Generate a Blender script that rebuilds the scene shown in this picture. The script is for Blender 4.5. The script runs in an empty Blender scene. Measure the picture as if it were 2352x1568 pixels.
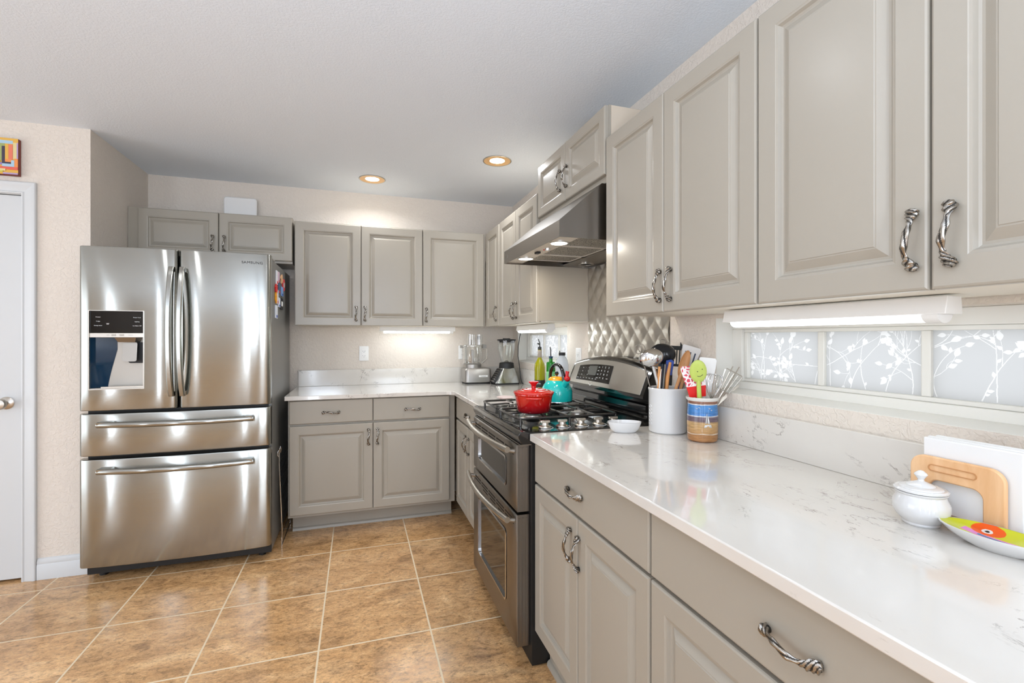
import bpy, bmesh, math, random
from mathutils import Vector, Matrix
R = math.radians
PI = math.pi
S = bpy.context.scene
C = S.collection
random.seed(7)

# ---------------------------------------------------------------- camera, world, light, exposure
XR, YB, ZC = 1.285, 3.939, 2.427            # right wall, back wall, ceiling
XL, YP = -1.392, 3.188                      # alcove side wall, pantry wall
cam_d = bpy.data.cameras.new('camera'); cam = bpy.data.objects.new('camera', cam_d); C.objects.link(cam)
cam.location = (0, 0, 1.2883); cam.rotation_euler = (R(90), 0, -0.3141)
cam_d.sensor_width = 36; cam_d.lens = 1091.05 / 2352 * 36
cam_d.shift_y = -9.5 / 2352; cam_d.clip_start = 0.02
S.camera = cam
S.view_settings.view_transform = 'Standard'; S.view_settings.look = 'None'
S.view_settings.exposure = -0.06; S.view_settings.gamma = 1; S.view_settings.use_curve_mapping = False

w = bpy.data.worlds.new('sky'); S.world = w; w.use_nodes = True
w.node_tree.nodes['Background'].inputs[0].default_value = (0.94, 0.97, 1.0, 1)
w.node_tree.nodes['Background'].inputs[1].default_value = 2.3

def area(name, loc, rot, sx, sy, power, col=(1, 1, 1), shape='RECTANGLE', spread=180, portal=False):
    l = bpy.data.lights.new(name, 'AREA'); l.shape = shape; l.size = sx; l.size_y = sy
    l.energy = power; l.color = col; l.spread = R(spread)
    if portal: l.cycles.is_portal = True
    o = bpy.data.objects.new(name, l); o.location = loc; o.rotation_euler = rot; C.objects.link(o)
    return o
# added unseen openings with lights: narrow for fridge streaks, wide for room fill
REAR = [(-3.02, -2.87, 0.02, 2.40), (-1.02, -0.88, 0.02, 2.40), (0.40, 1.20, 0.6, 2.2)]    # x0,x1,z0,z1 openings in wall_rear (y=-3.6)
SIDE = [(-2.45, -2.25, 0.02, 2.40), (0.0, 2.5, 0.1, 2.2)]                               # y0,y1,z0,z1 openings in wall_left (x=-4.2)
YR, XLL = -3.6, -4.2
for x0, x1, z0, z1 in REAR:
    area('rear_opening_fill', ((x0+x1)/2, YR-.02, (z0+z1)/2), (R(90), 0, 0), x1-x0, z1-z0, (60 if x1-x0 < .5 else 27)*(x1-x0)*(z1-z0), (.80, .93, 1.12))
for y0, y1, z0, z1 in SIDE:
    area('side_opening_fill', (XLL-.02, (y0+y1)/2, (z0+z1)/2), (R(90), 0, R(-90)), y1-y0, z1-z0, (60 if y1-y0 < .5 else 4.5)*(y1-y0)*(z1-z0), (.80, .93, 1.12))
for x, y, pw in ((-2.2, -1.4, 30), (.15, -1.2, 44)):      # two added fill lights behind the camera, brightening the ceiling
    area('ceiling_fill_light', (x, y, 1.15), (R(180), 0, 0), .5, .5, pw, (.74, .91, 1.16), 'DISK')
area('bounce_fill_light', (-.45, -.35, 1.5), (R(148), 0, 0), .5, .5, 24, (.80, .93, 1.12), 'DISK')  # added unseen light behind the camera, lifting the ceiling and upper cabinets
CAN_W = 4.5        # base watts of the recessed lamps and the added ceiling lights
TUBE = 7.0         # emission of the under-cabinet tubes

# ---------------------------------------------------------------- materials
def srgb(h):
    h = h.lstrip('#'); v = [int(h[i:i+2], 16)/255 for i in (0, 2, 4)]
    return tuple(c/12.92 if c <= .04045 else ((c+.055)/1.055)**2.4 for c in v) + (1,)
def mat(name, col, rough=.5, metal=0, **k):
    m = bpy.data.materials.new(name); m.use_nodes = True
    b = m.node_tree.nodes['Principled BSDF']
    b.inputs['Base Color'].default_value = srgb(col) if isinstance(col, str) else col
    b.inputs['Roughness'].default_value = rough; b.inputs['Metallic'].default_value = metal
    for a, v in k.items():
        b.inputs[a.replace('_', ' ')].default_value = v
    return m
class NT:
    def __init__(s, m): s.t = m.node_tree; s.b = s.t.nodes['Principled BSDF']
    def n(s, typ, **k):
        o = s.t.nodes.new(typ)
        for a, v in k.items():
            if a in o.inputs.keys() if isinstance(a, str) else False: o.inputs[a].default_value = v
            else: setattr(o, a, v)
        return o
    def l(s, a, b): s.t.links.new(a, b)
    def coord(s, kind='Object', scale=(1, 1, 1), loc=(0, 0, 0), rot=(0, 0, 0)):
        tc = s.n('ShaderNodeTexCoord'); mp = s.n('ShaderNodeMapping')
        mp.inputs['Scale'].default_value = scale; mp.inputs['Location'].default_value = loc; mp.inputs['Rotation'].default_value = rot
        s.l(tc.outputs[kind], mp.inputs[0]); return mp.outputs[0]
    def noise(s, vec, scale, detail=3, rough=.5, dist=0):
        o = s.n('ShaderNodeTexNoise'); o.inputs['Scale'].default_value = scale; o.inputs['Detail'].default_value = detail
        o.inputs['Roughness'].default_value = rough; o.inputs['Distortion'].default_value = dist
        s.l(vec, o.inputs['Vector']); return o
    def ramp(s, fac, stops, interp='LINEAR'):
        o = s.n('ShaderNodeValToRGB'); cr = o.color_ramp; cr.interpolation = interp
        while len(cr.elements) < len(stops): cr.elements.new(.5)
        for e, (p, c) in zip(cr.elements, stops):
            e.position = p; e.color = srgb(c) if isinstance(c, str) else (c, c, c, 1)
        s.l(fac, o.inputs[0]); return o.outputs[0]
    def math(s, op, a, b=None, c=None):
        o = s.n('ShaderNodeMath', operation=op)
        for i, v in enumerate((a, b, c)):
            if v is None: continue
            if isinstance(v, (int, float)): o.inputs[i].default_value = v
            else: s.l(v, o.inputs[i])
        return o.outputs[0]
    def mix(s, fac, a, b, mode='MIX'):
        o = s.n('ShaderNodeMix', data_type='RGBA', blend_type=mode)
        for i, v in ((0, fac), (6, a), (7, b)):
            if isinstance(v, (int, float)): o.inputs[i].default_value = v
            elif isinstance(v, (str,)): o.inputs[i].default_value = srgb(v)
            else: s.l(v, o.inputs[i])
        return o.outputs[2]
    def bump(s, h, strength=.3, dist=.01):
        o = s.n('ShaderNodeBump'); o.inputs['Strength'].default_value = strength; o.inputs['Distance'].default_value = dist
        s.l(h, o.inputs['Height']); s.l(o.outputs[0], s.b.inputs['Normal']); return o

M = {}
def textured_paint(name, col, scale, strength, dist=.004, rough=.75):
    m = mat(name, col, rough); t = NT(m); v = t.coord()
    a = t.noise(v, scale, 4, .55, .6); h = t.ramp(a.outputs[0], [(.42, 0.), (.56, 1.)])
    b = t.noise(v, scale*3.2, 3)
    t.bump(t.math('ADD', h, t.math('MULTIPLY', b.outputs[0], .35)), strength, dist); return m
M['wall'] = textured_paint('wall_paint', '#dfd4c7', 62, .42, .004)
M['ceiling'] = textured_paint('ceiling_paint', '#e6ecf2', 110, .27, .002, .8)
M['trim'] = mat('white_trim_paint', '#cfd0cf', .35)
M['winframe'] = mat('white_vinyl', '#e4e1d9', .4)
M['cab'] = mat('greige_cabinet_paint', '#a49c8e', .32)
M['cabin'] = mat('cabinet_underside', '#e2dacb', .5)
M['cabside'] = mat('cabinet_side_beige', '#cfc0ac', .5)
M['dark'] = mat('recess_shade_dark', '#14130f', .7)  # dark tone standing in for shade inside vent recesses
# floor tiles: one grid of squares with their own stone clouding
def floor_mat():
    m = mat('travertine_look_tile', '#b08a5e', .33); t = NT(m)
    v = t.coord('Object', (1/.4585, 1/.4712, 1), (.153/.4585 + 0, -(3.045/.4712) + 7, 0))
    sep = t.n('ShaderNodeSeparateXYZ'); t.l(v, sep.inputs[0])
    fx = t.math('FRACT', sep.outputs[0]); fy = t.math('FRACT', sep.outputs[1])
    ex = t.math('MINIMUM', fx, t.math('SUBTRACT', 1, fx)); ey = t.math('MINIMUM', fy, t.math('SUBTRACT', 1, fy))
    e = t.math('MINIMUM', ex, ey)
    grout = t.math('LESS_THAN', e, .0082)
    cx = t.math('FLOOR', sep.outputs[0]); cy = t.math('FLOOR', sep.outputs[1])
    cb = t.n('ShaderNodeCombineXYZ'); t.l(cx, cb.inputs[0]); t.l(cy, cb.inputs[1])
    wn = t.n('ShaderNodeTexWhiteNoise', noise_dimensions='3D'); t.l(cb.outputs[0], wn.inputs['Vector'])
    off = t.n('ShaderNodeVectorMath', operation='MULTIPLY_ADD'); t.l(wn.outputs['Color'], off.inputs[0])
    off.inputs[1].default_value = (9, 9, 9); t.l(t.coord('Object'), off.inputs[2])
    mp = t.n('ShaderNodeMapping'); mp.inputs['Scale'].default_value = (1, 1.7, 1); mp.inputs['Rotation'].default_value = (0, 0, .6)
    t.l(off.outputs[0], mp.inputs[0]); ov = mp.outputs[0]
    big = t.noise(ov, 2.2, 8, .60, 1.6); fine = t.noise(ov, 38, 8, .75, .3); mid = t.noise(ov, 7, 8, .72, 1.2); tiny = t.noise(ov, 120, 4, .7)
    c1 = t.ramp(big.outputs[0], [(.30, '#8b6a48'), (.45, '#b58a5b'), (.55, '#c69c6d'), (.72, '#dcb88a')])
    c3 = t.ramp(mid.outputs[0], [(.36, '#74553a'), (.47, '#b98d5e'), (.60, '#cfa474'), (.70, '#e6c497')])
    col = t.mix(.5, c1, c3)
    spk = t.ramp(fine.outputs[0], [(.36, .50), (.48, .96), (.60, 1.06), (.72, 1.32)])
    spk2 = t.ramp(tiny.outputs[0], [(.36, .80), (.5, 1.0), (.66, 1.15)])
    col = t.mix(1.0, col, spk, 'MULTIPLY'); col = t.mix(1.0, col, spk2, 'MULTIPLY')
    tone = t.math('MULTIPLY_ADD', wn.outputs['Value'], .18, 1.13)
    tcb = t.n('ShaderNodeCombineXYZ')
    for i in range(3): t.l(tone, tcb.inputs[i])
    col = t.mix(1.0, col, tcb.outputs[0], 'MULTIPLY')
    col = t.mix(grout, col, '#e2cdab')
    t.l(col, t.b.inputs['Base Color'])
    t.l(t.math('MULTIPLY_ADD', grout, .5, t.math('MULTIPLY_ADD', fine.outputs[0], .14, .11)), t.b.inputs['Roughness'])
    h = t.math('SUBTRACT', t.math('MULTIPLY', fine.outputs[0], .35), t.math('MULTIPLY', grout, 1.0))
    t.bump(h, .22, .0018); t.b.inputs['Specular IOR Level'].default_value = .7; return m
M['floor'] = floor_mat()
def quartz(coat=1.0):
    m = mat('white_veined_quartz', '#e4dfd7', .12, Coat_Weight=.6*coat, Coat_Roughness=.04, Coat_IOR=1.6); t = NT(m); v = t.coord('Object', (1.0, .62, 1.0), (0, 0, 0), (0, .0, .45))
    w1 = t.noise(v, 2.6, 8, .66, .9); w2 = t.noise(v, 4.2, 3); w3 = t.noise(v, 7.5, 7, .68, .9); w4 = t.noise(v, 7.1, 2); w5 = t.noise(v, 42, 3, .6)
    def line(w_, c, k): return t.math('SUBTRACT', 1, t.math('MINIMUM', 1, t.math('MULTIPLY', t.math('ABSOLUTE', t.math('SUBTRACT', w_.outputs[0], c)), k)))
    brk = t.ramp(w5.outputs[0], [(.40, 0.), (.58, 1.)])
    k1 = t.ramp(w2.outputs[0], [(.49, 0.), (.58, 1.)]); k3 = t.ramp(w4.outputs[0], [(.55, 0.), (.64, .85)])
    f = t.math('MAXIMUM', t.math('MULTIPLY', line(w1, .5, 120), k1), t.math('MULTIPLY', line(w3, .52, 80), k3))
    f = t.math('MULTIPLY', t.math('MULTIPLY', f, brk), .85)
    soft = t.noise(v, 1.6, 5, .6, .8)
    base = t.ramp(soft.outputs[0], [(.35, '#d3ccc2'), (.6, '#ddd7ce')])
    t.l(t.mix(f, base, '#6f6156'), t.b.inputs['Base Color']); return m
M['quartzwall'] = quartz(.15)
M['quartz'] = quartz()
def steel(name, col, rough, aniso=.75, streak=.25, horizontal=True):
    m = mat(name, col, rough, 1); t = NT(m)
    tg = t.n('ShaderNodeTangent', direction_type='UV_MAP'); t.b.inputs['Anisotropic Rotation'].default_value = 0.0; t.l(tg.outputs[0], t.b.inputs['Tangent'])
    t.b.inputs['Anisotropic'].default_value = aniso
    v = t.coord('Object', (5, 5, 900) if horizontal else (900, 900, 5)); n = t.noise(v, 1, 2, .7)
    t.l(t.ramp(n.outputs[0], [(.3, rough-.02), (.7, rough+.03)]), t.b.inputs['Roughness'])
    t.bump(n.outputs[0], streak, .0001); return m
M['steel'] = steel('brushed_stainless', '#a8a8a2', .17, .97, .10)
M['steelflat'] = steel('brushed_stainless_panel', '#aaa59d', .32, .6, .1)
M['steeloven'] = steel('brushed_oven_steel', '#8d8882', .3, .6, .1)
M['steeldark'] = mat('dark_stainless', '#8f8a82', .3, 1)
M['chrome'] = mat('polished_metal', '#d8d8d8', .13, 1)
M['satin'] = mat('satin_metal', '#c4beb4', .28, 1)
M['pewter'] = mat('antique_pewter', '#a59f96', .27, 1)
M['patina'] = mat('dark_pewter_patina', '#3b3834', .45, .7)
M['fridgeside'] = mat('grey_fridge_side', '#7f7e7a', .38, .35)
M['blackgloss'] = mat('black_enamel', '#0b0b0c', .12, 0, Coat_Weight=.5)
M['black'] = mat('black_matte', '#161514', .5)
M['iron'] = mat('cast_iron', '#4a4743', .27, .6)
M['blackglass'] = mat('black_glass', '#060607', .05)
M['ovenglass'] = mat('oven_glass', '#1b1a18', .06)
M['white'] = mat('white_plastic', '#eceae6', .35)
M['ceramic'] = mat('white_glazed_ceramic', '#dbd9d6', .10, 0, Coat_Weight=.4)
M['red'] = mat('red_silicone', '#d81f1c', .35)
M['teal'] = mat('teal_enamel', '#18b5ae', .16, 0, Coat_Weight=.4)
M['orange'] = mat('orange_enamel', '#f5a11a', .2)
M['birdred'] = mat('red_whistle', '#c4161a', .2)
M['blue'] = mat('blue_silicone', '#1443a0', .4)
M['lime'] = mat('lime_silicone', '#bccb62', .4)
M['recessgrey'] = mat('silver_recess', '#bdb7ad', .3, .25)
M['lightmetal'] = mat('light_brushed_metal', '#dcd6cc', .35, .35)
M['navy'] = mat('dark_blue_interior', '#16364f', .12)
M['greyplastic'] = mat('grey_plastic', '#8f8b85', .4)
M['cord'] = mat('black_cord', '#1a1a1a', .5)
M['silverpaint'] = mat('silver_gunmetal', '#a5a09a', .3, .7)
M['text'] = mat('white_print', '#f2f2f0', .5)
M['texdark'] = mat('dark_print', '#4b4742', .5)
M['paper'] = mat('paper_napkin', '#e8e6e3', .85)
def glass(name, col, rough=0.0, ior=1.45, alpha=1):
    return mat(name, col, rough, 0, Transmission_Weight=1.0, IOR=ior)
def thin_clear(name, col='#ffffff', tr=.82, rough=.03):
    m = bpy.data.materials.new(name); m.use_nodes = True; t = m.node_tree; t.nodes.clear()
    o = t.nodes.new('ShaderNodeOutputMaterial'); g = t.nodes.new('ShaderNodeBsdfGlossy'); a = t.nodes.new('ShaderNodeBsdfTransparent')
    x = t.nodes.new('ShaderNodeMixShader'); f = t.nodes.new('ShaderNodeLayerWeight'); f.inputs[0].default_value = .35
    mp = t.nodes.new('ShaderNodeMapRange'); mp.inputs[3].default_value = 1-tr; mp.inputs[4].default_value = .75
    g.inputs[1].default_value = rough; a.inputs[0].default_value = srgb(col); g.inputs[0].default_value = (1, 1, 1, 1)
    t.links.new(f.outputs['Facing'], mp.inputs[0]); t.links.new(mp.outputs[0], x.inputs[0]); t.links.new(a.outputs[0], x.inputs[1]); t.links.new(g.outputs[0], x.inputs[2]); t.links.new(x.outputs[0], o.inputs[0])
    return m
M['clear'] = thin_clear('clear_plastic', '#f4f4f2')
M['jar'] = thin_clear('clear_glass', '#f2f5f3', .85)
M['oil'] = glass('yellow_oil_glass', '#a39c10', .05)
M['oil'].node_tree.nodes['Principled BSDF'].inputs['Transmission Weight'].default_value = .35
M['green'] = mat('green_glass', '#107a1a', .1, 0, Transmission_Weight=.25)
M['jug'] = mat('clear_white_bottle', '#eef2f6', .2, 0, Transmission_Weight=.45)
def wood(name, a, b, sc=9):
    m = mat(name, a, .5); t = NT(m); v = t.coord('Object', (sc*3, sc*3, sc*.5)); n = t.noise(v, 1, 5, .6, .7)
    t.l(t.ramp(n.outputs[0], [(.3, a), (.7, b)]), t.b.inputs['Base Color']); return m
M['beech'] = wood('beech_wood', '#dba672', '#edc294'); M['wood'] = wood('spoon_wood', '#b9814d', '#d09a66')
M['wooddark'] = wood('grey_wood', '#86796b', '#a5988a'); M['woodmid'] = wood('orange_wood', '#d18d50', '#e0a468')
def emit(name, col, s):
    m = bpy.data.materials.new(name); m.use_nodes = True; t = m.node_tree; t.nodes.clear()
    e = t.nodes.new('ShaderNodeEmission'); e.inputs[0].default_value = srgb(col); e.inputs[1].default_value = s
    o = t.nodes.new('ShaderNodeOutputMaterial'); t.links.new(e.outputs[0], o.inputs[0]); return m
M['tube'] = emit('fluorescent_tube', '#f2fbff', TUBE)
M['tubefar'] = emit('fluorescent_tube_bright', '#f2fbff', TUBE*2.6)
M['lamp'] = emit('lamp_lens_warm', '#fff1d8', 22)
M['hoodlamp'] = emit('hood_lamp_lens', '#fff6e6', 14)
M['gold'] = mat('lit_brass_baffle', '#f4c78c', .45, .1)  # colour lightened to stand in for lamp light on the baffle
def film(name, col, tr, dif):
    m = bpy.data.materials.new(name); m.use_nodes = True; t = m.node_tree; t.nodes.clear()
    d = t.nodes.new('ShaderNodeBsdfTranslucent'); d.inputs[0].default_value = (*[c*tr for c in srgb(col)[:3]], 1)
    f = t.nodes.new('ShaderNodeBsdfDiffuse'); f.inputs[0].default_value = (dif, dif, dif, 1)
    a = t.nodes.new('ShaderNodeAddShader'); o = t.nodes.new('ShaderNodeOutputMaterial')
    t.links.new(d.outputs[0], a.inputs[0]); t.links.new(f.outputs[0], a.inputs[1]); t.links.new(a.outputs[0], o.inputs[0]); return m
M['film'] = film('frosted_window_film', '#f2f3f4', .36, .12)
M['leaf'] = film('white_leaf_print', '#ffffff', .47, .14)

# ---------------------------------------------------------------- mesh helpers
def origin(o):
    v = Vector((0, 0, 0))
    while o is not None:
        v += o.location; o = o.parent
    return v
class MB:
    def __init__(s): s.v = []; s.f = []; s.m = []
    def add(s, vs, fs, mi=0):
        n = len(s.v); s.v += [tuple(v) for v in vs]; s.f += [tuple(i+n for i in f) for f in fs]; s.m += [mi]*len(fs); return s
    def box(s, x0, x1, y0, y1, z0, z1, mi=0):
        v = [(x0, y0, z0), (x1, y0, z0), (x1, y1, z0), (x0, y1, z0), (x0, y0, z1), (x1, y0, z1), (x1, y1, z1), (x0, y1, z1)]
        return s.add(v, [(0, 3, 2, 1), (4, 5, 6, 7), (0, 1, 5, 4), (1, 2, 6, 5), (2, 3, 7, 6), (3, 0, 4, 7)], mi)
    def loft(s, rings, caps=True, closed=True, mi=0):
        n = len(rings[0]); vs = [p for r in rings for p in r]; fs = []
        for i in range(len(rings)-1):
            for j in range(n if closed else n-1):
                a, b = i*n+j, i*n+(j+1) % n; fs.append((a, b, b+n, a+n))
        if caps: fs.append(tuple(range(n-1, -1, -1))); fs.append(tuple((len(rings)-1)*n+i for i in range(n)))
        return s.add(vs, fs, mi)
    def lathe(s, prof, c=(0, 0, 0), seg=40, mi=0):
        base = len(s.v); vs = []; fs = []; idx = []
        for r, z in prof:
            if r < 1e-6: idx.append([len(vs)]); vs.append((c[0], c[1], c[2]+z))
            else:
                idx.append(list(range(len(vs), len(vs)+seg)))
                vs += [(c[0]+r*math.cos(2*PI*k/seg), c[1]+r*math.sin(2*PI*k/seg), c[2]+z) for k in range(seg)]
        for a, b in zip(idx, idx[1:]):
            for k in range(seg):
                q = [a[k % len(a)], a[(k+1) % len(a)], b[(k+1) % len(b)], b[k % len(b)]]
                q2 = []
                for i in q:
                    if i not in q2: q2.append(i)
                if len(q2) > 2: fs.append(tuple(q2))
        return s.add(vs, fs, mi)
    def tube(s, pts, r, seg=10, closed=False, mi=0, flat=None):
        pts = [Vector(p) for p in pts]; n = len(pts); rs = r if isinstance(r, (list, tuple)) else [r]*n
        up = None; rings = []
        for i, p in enumerate(pts):
            a = pts[(i-1) % n] if (closed or i > 0) else p; b = pts[(i+1) % n] if (closed or i < n-1) else p
            t = (b-a).normalized()
            if up is None:
                up = Vector((0, 0, 1)) if abs(t.z) < .9 else Vector((1, 0, 0))
            u = (up - t*up.dot(t)); u = u.normalized() if u.length > 1e-6 else Vector((1, 0, 0)); up = u; w_ = t.cross(u)
            rings.append([tuple(p + (u*math.cos(2*PI*k/seg)*(flat or 1) + w_*math.sin(2*PI*k/seg))*rs[i]) for k in range(seg)])
        if closed: rings.append(rings[0]); return s.loft(rings, False, mi=mi)
        return s.loft(rings, True, mi=mi)
    def prism(s, poly, axis, a, b, mi=0):
        def P(p, h):
            return {'x': (h, p[0], p[1]), 'y': (p[0], h, p[1]), 'z': (p[0], p[1], h)}[axis]
        return s.loft([[P(p, a) for p in poly], [P(p, b) for p in poly]], mi=mi)
    def sphere(s, c, r, seg=20, sc=(1, 1, 1), mi=0):
        n = seg//2; pr = [(max(0, math.sin(PI*i/n)), -math.cos(PI*i/n)) for i in range(n+1)]
        pr[0] = (0, -1); pr[-1] = (0, 1); t = MB().lathe(pr, seg=seg)
        return s.add([(c[0]+v[0]*r*sc[0], c[1]+v[1]*r*sc[1], c[2]+v[2]*r*sc[2]) for v in t.v], t.f, mi)
    def xf(s, m):
        s.v = [tuple(m @ Vector(v)) for v in s.v]; return s
    def build(s, name, m, parent=None, world=True, bevel=0, ang=35, loc=None, solid=0, segs=2, sub=0):
        me = bpy.data.meshes.new(name); ms = m if isinstance(m, (list, tuple)) else [m]
        ms = [M[x] if isinstance(x, str) else x for x in ms]
        off = Vector((0, 0, 0))
        if parent is not None and world: off = origin(parent)
        elif parent is None and loc is not None: off = Vector(loc)
        me.from_pydata([tuple(Vector(v)-off) for v in s.v], [], s.f)
        for x in ms: me.materials.append(x)
        me.polygons.foreach_set('material_index', s.m)
        bm = bmesh.new(); bm.from_mesh(me)
        bmesh.ops.recalc_face_normals(bm, faces=bm.faces[:])
        uv = bm.loops.layers.uv.new('UVMap')
        for f in bm.faces:
            for l in f.loops: co = l.vert.co; l[uv].uv = (co.z, co.x+co.y*.999)
        bm.to_mesh(me); bm.free()
        me.polygons.foreach_set('use_smooth', [True]*len(me.polygons)); me.set_sharp_from_angle(angle=R(ang))
        o = bpy.data.objects.new(name, me); C.objects.link(o)
        if parent is not None: o.parent = parent
        elif loc is not None: o.location = loc
        if solid: md = o.modifiers.new('solid', 'SOLIDIFY'); md.thickness = solid; md.offset = -1
        if bevel:
            md = o.modifiers.new('bevel', 'BEVEL'); md.width = bevel; md.segments = segs; md.limit_method = 'ANGLE'; md.angle_limit = R(40); md.harden_normals = False
        if sub: md = o.modifiers.new('sub', 'SUBSURF'); md.levels = sub; md.render_levels = sub
        return o
def tag(o, label, cat, group=None, kind=None):
    o['label'] = label; o['category'] = cat
    if group: o['group'] = group
    if kind: o['kind'] = kind
    return o
def structure(o, label=None):
    o['kind'] = 'structure'
    if label: o['label'] = label
    return o
def thing(name, label, cat, loc=(0, 0, 0), rz=0, group=None):
    o = bpy.data.objects.new(name, None); o.empty_display_size = .05; C.objects.link(o); o.location = loc; o.rotation_euler = (0, 0, rz)
    return tag(o, label, cat, group)
def rrect(x0, x1, y0, y1, r, n=6):
    out = []
    for cx, cy, a in ((x1-r, y1-r, 0), (x0+r, y1-r, 90), (x0+r, y0+r, 180), (x1-r, y0+r, 270)):
        out += [(cx+r*math.cos(R(a+90*i/n)), cy+r*math.sin(R(a+90*i/n))) for i in range(n+1)]
    return out
def text_mb(mb, body, size, loc, right, up, ext=.0003, sx=1, mi=0):
    cu = bpy.data.curves.new('t', 'FONT'); cu.body = body; cu.size = size; cu.extrude = ext; cu.align_x = 'CENTER'; cu.align_y = 'CENTER'; cu.resolution_u = 3
    o = bpy.data.objects.new('t', cu); C.objects.link(o); bpy.context.view_layer.update()
    me = bpy.data.meshes.new_from_object(o.evaluated_get(bpy.context.evaluated_depsgraph_get()))
    r = Vector(right).normalized(); u = Vector(up).normalized(); n = r.cross(u); L = Vector(loc)
    mb.add([L+r*v.co.x*sx+u*v.co.y+n*v.co.z for v in me.vertices], [tuple(p.vertices) for p in me.polygons], mi)
    bpy.data.objects.remove(o); bpy.data.curves.remove(cu); bpy.data.meshes.remove(me)
def text(body, size, loc, right, up, m, parent, name='lettering', ext=.0003, sx=1):
    mb = MB(); text_mb(mb, body, size, loc, right, up, ext, sx); return mb.build(name, m, parent)

# ---------------------------------------------------------------- the room
structure(MB().box(XLL, 1.6, YR, YB+.2, -.1, 0).build('floor', 'floor'), 'beige and brown square stone-look floor tiles')
structure(MB().box(XLL, 1.6, YR-.1, YB+.2, ZC, ZC+.1).build('ceiling', 'ceiling'), 'light grey textured ceiling')
structure(MB().box(XL, XR+.14, YB, YB+.12, 0, ZC).build('wall_back', 'wall'))
structure(MB().box(XL-.12, XL, YP+.1, YB+.12, 0, ZC).build('wall_alcove', 'wall'))
mb = MB(); DX0, DX1, DZ = -2.52, -1.682, 2.045
mb.box(DX1, XL, YP, YP+.1, 0, ZC); mb.box(XLL, DX0, YP, YP+.1, 0, ZC); mb.box(DX0, DX1, YP, YP+.1, DZ, ZC)
structure(mb.build('wall_pantry', 'wall'))
structure(MB().box(XLL, DX1+.2, YP+.75, YP+.8, 0, ZC).build('wall_pantry_inside', 'wall'))
WIN = [(.475, 1.468, 1.087, 1.36), (2.803, 3.795, 1.087, 1.36)]
mb = MB(); X0, X1 = XR, XR+.14
mb.box(X0, X1, YR, YB, 0, WIN[0][2]); mb.box(X0, X1, YR, YB, WIN[0][3], ZC)
for a, b in ((YR, WIN[0][0]), (WIN[0][1], WIN[1][0]), (WIN[1][1], YB)): mb.box(X0, X1, a, b, WIN[0][2], WIN[0][3])
structure(mb.build('wall_right', 'wall'))
mb = MB(); xs = XLL
for x0, x1, z0, z1 in REAR:
    mb.box(xs, x0, YR-.12, YR, 0, ZC); mb.box(x0, x1, YR-.12, YR, 0, z0); mb.box(x0, x1, YR-.12, YR, z1, ZC); xs = x1
mb.box(xs, XR+.14, YR-.12, YR, 0, ZC); structure(mb.build('wall_rear', 'wall'))
mb = MB(); ys = YR
for y0, y1, z0, z1 in SIDE:
    mb.box(XLL-.12, XLL, ys, y0, 0, ZC); mb.box(XLL-.12, XLL, y0, y1, 0, z0); mb.box(XLL-.12, XLL, y0, y1, z1, ZC); ys = y1
mb.box(XLL-.12, XLL, ys, YP+.8, 0, ZC); structure(mb.build('wall_left', 'wall'))

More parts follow.
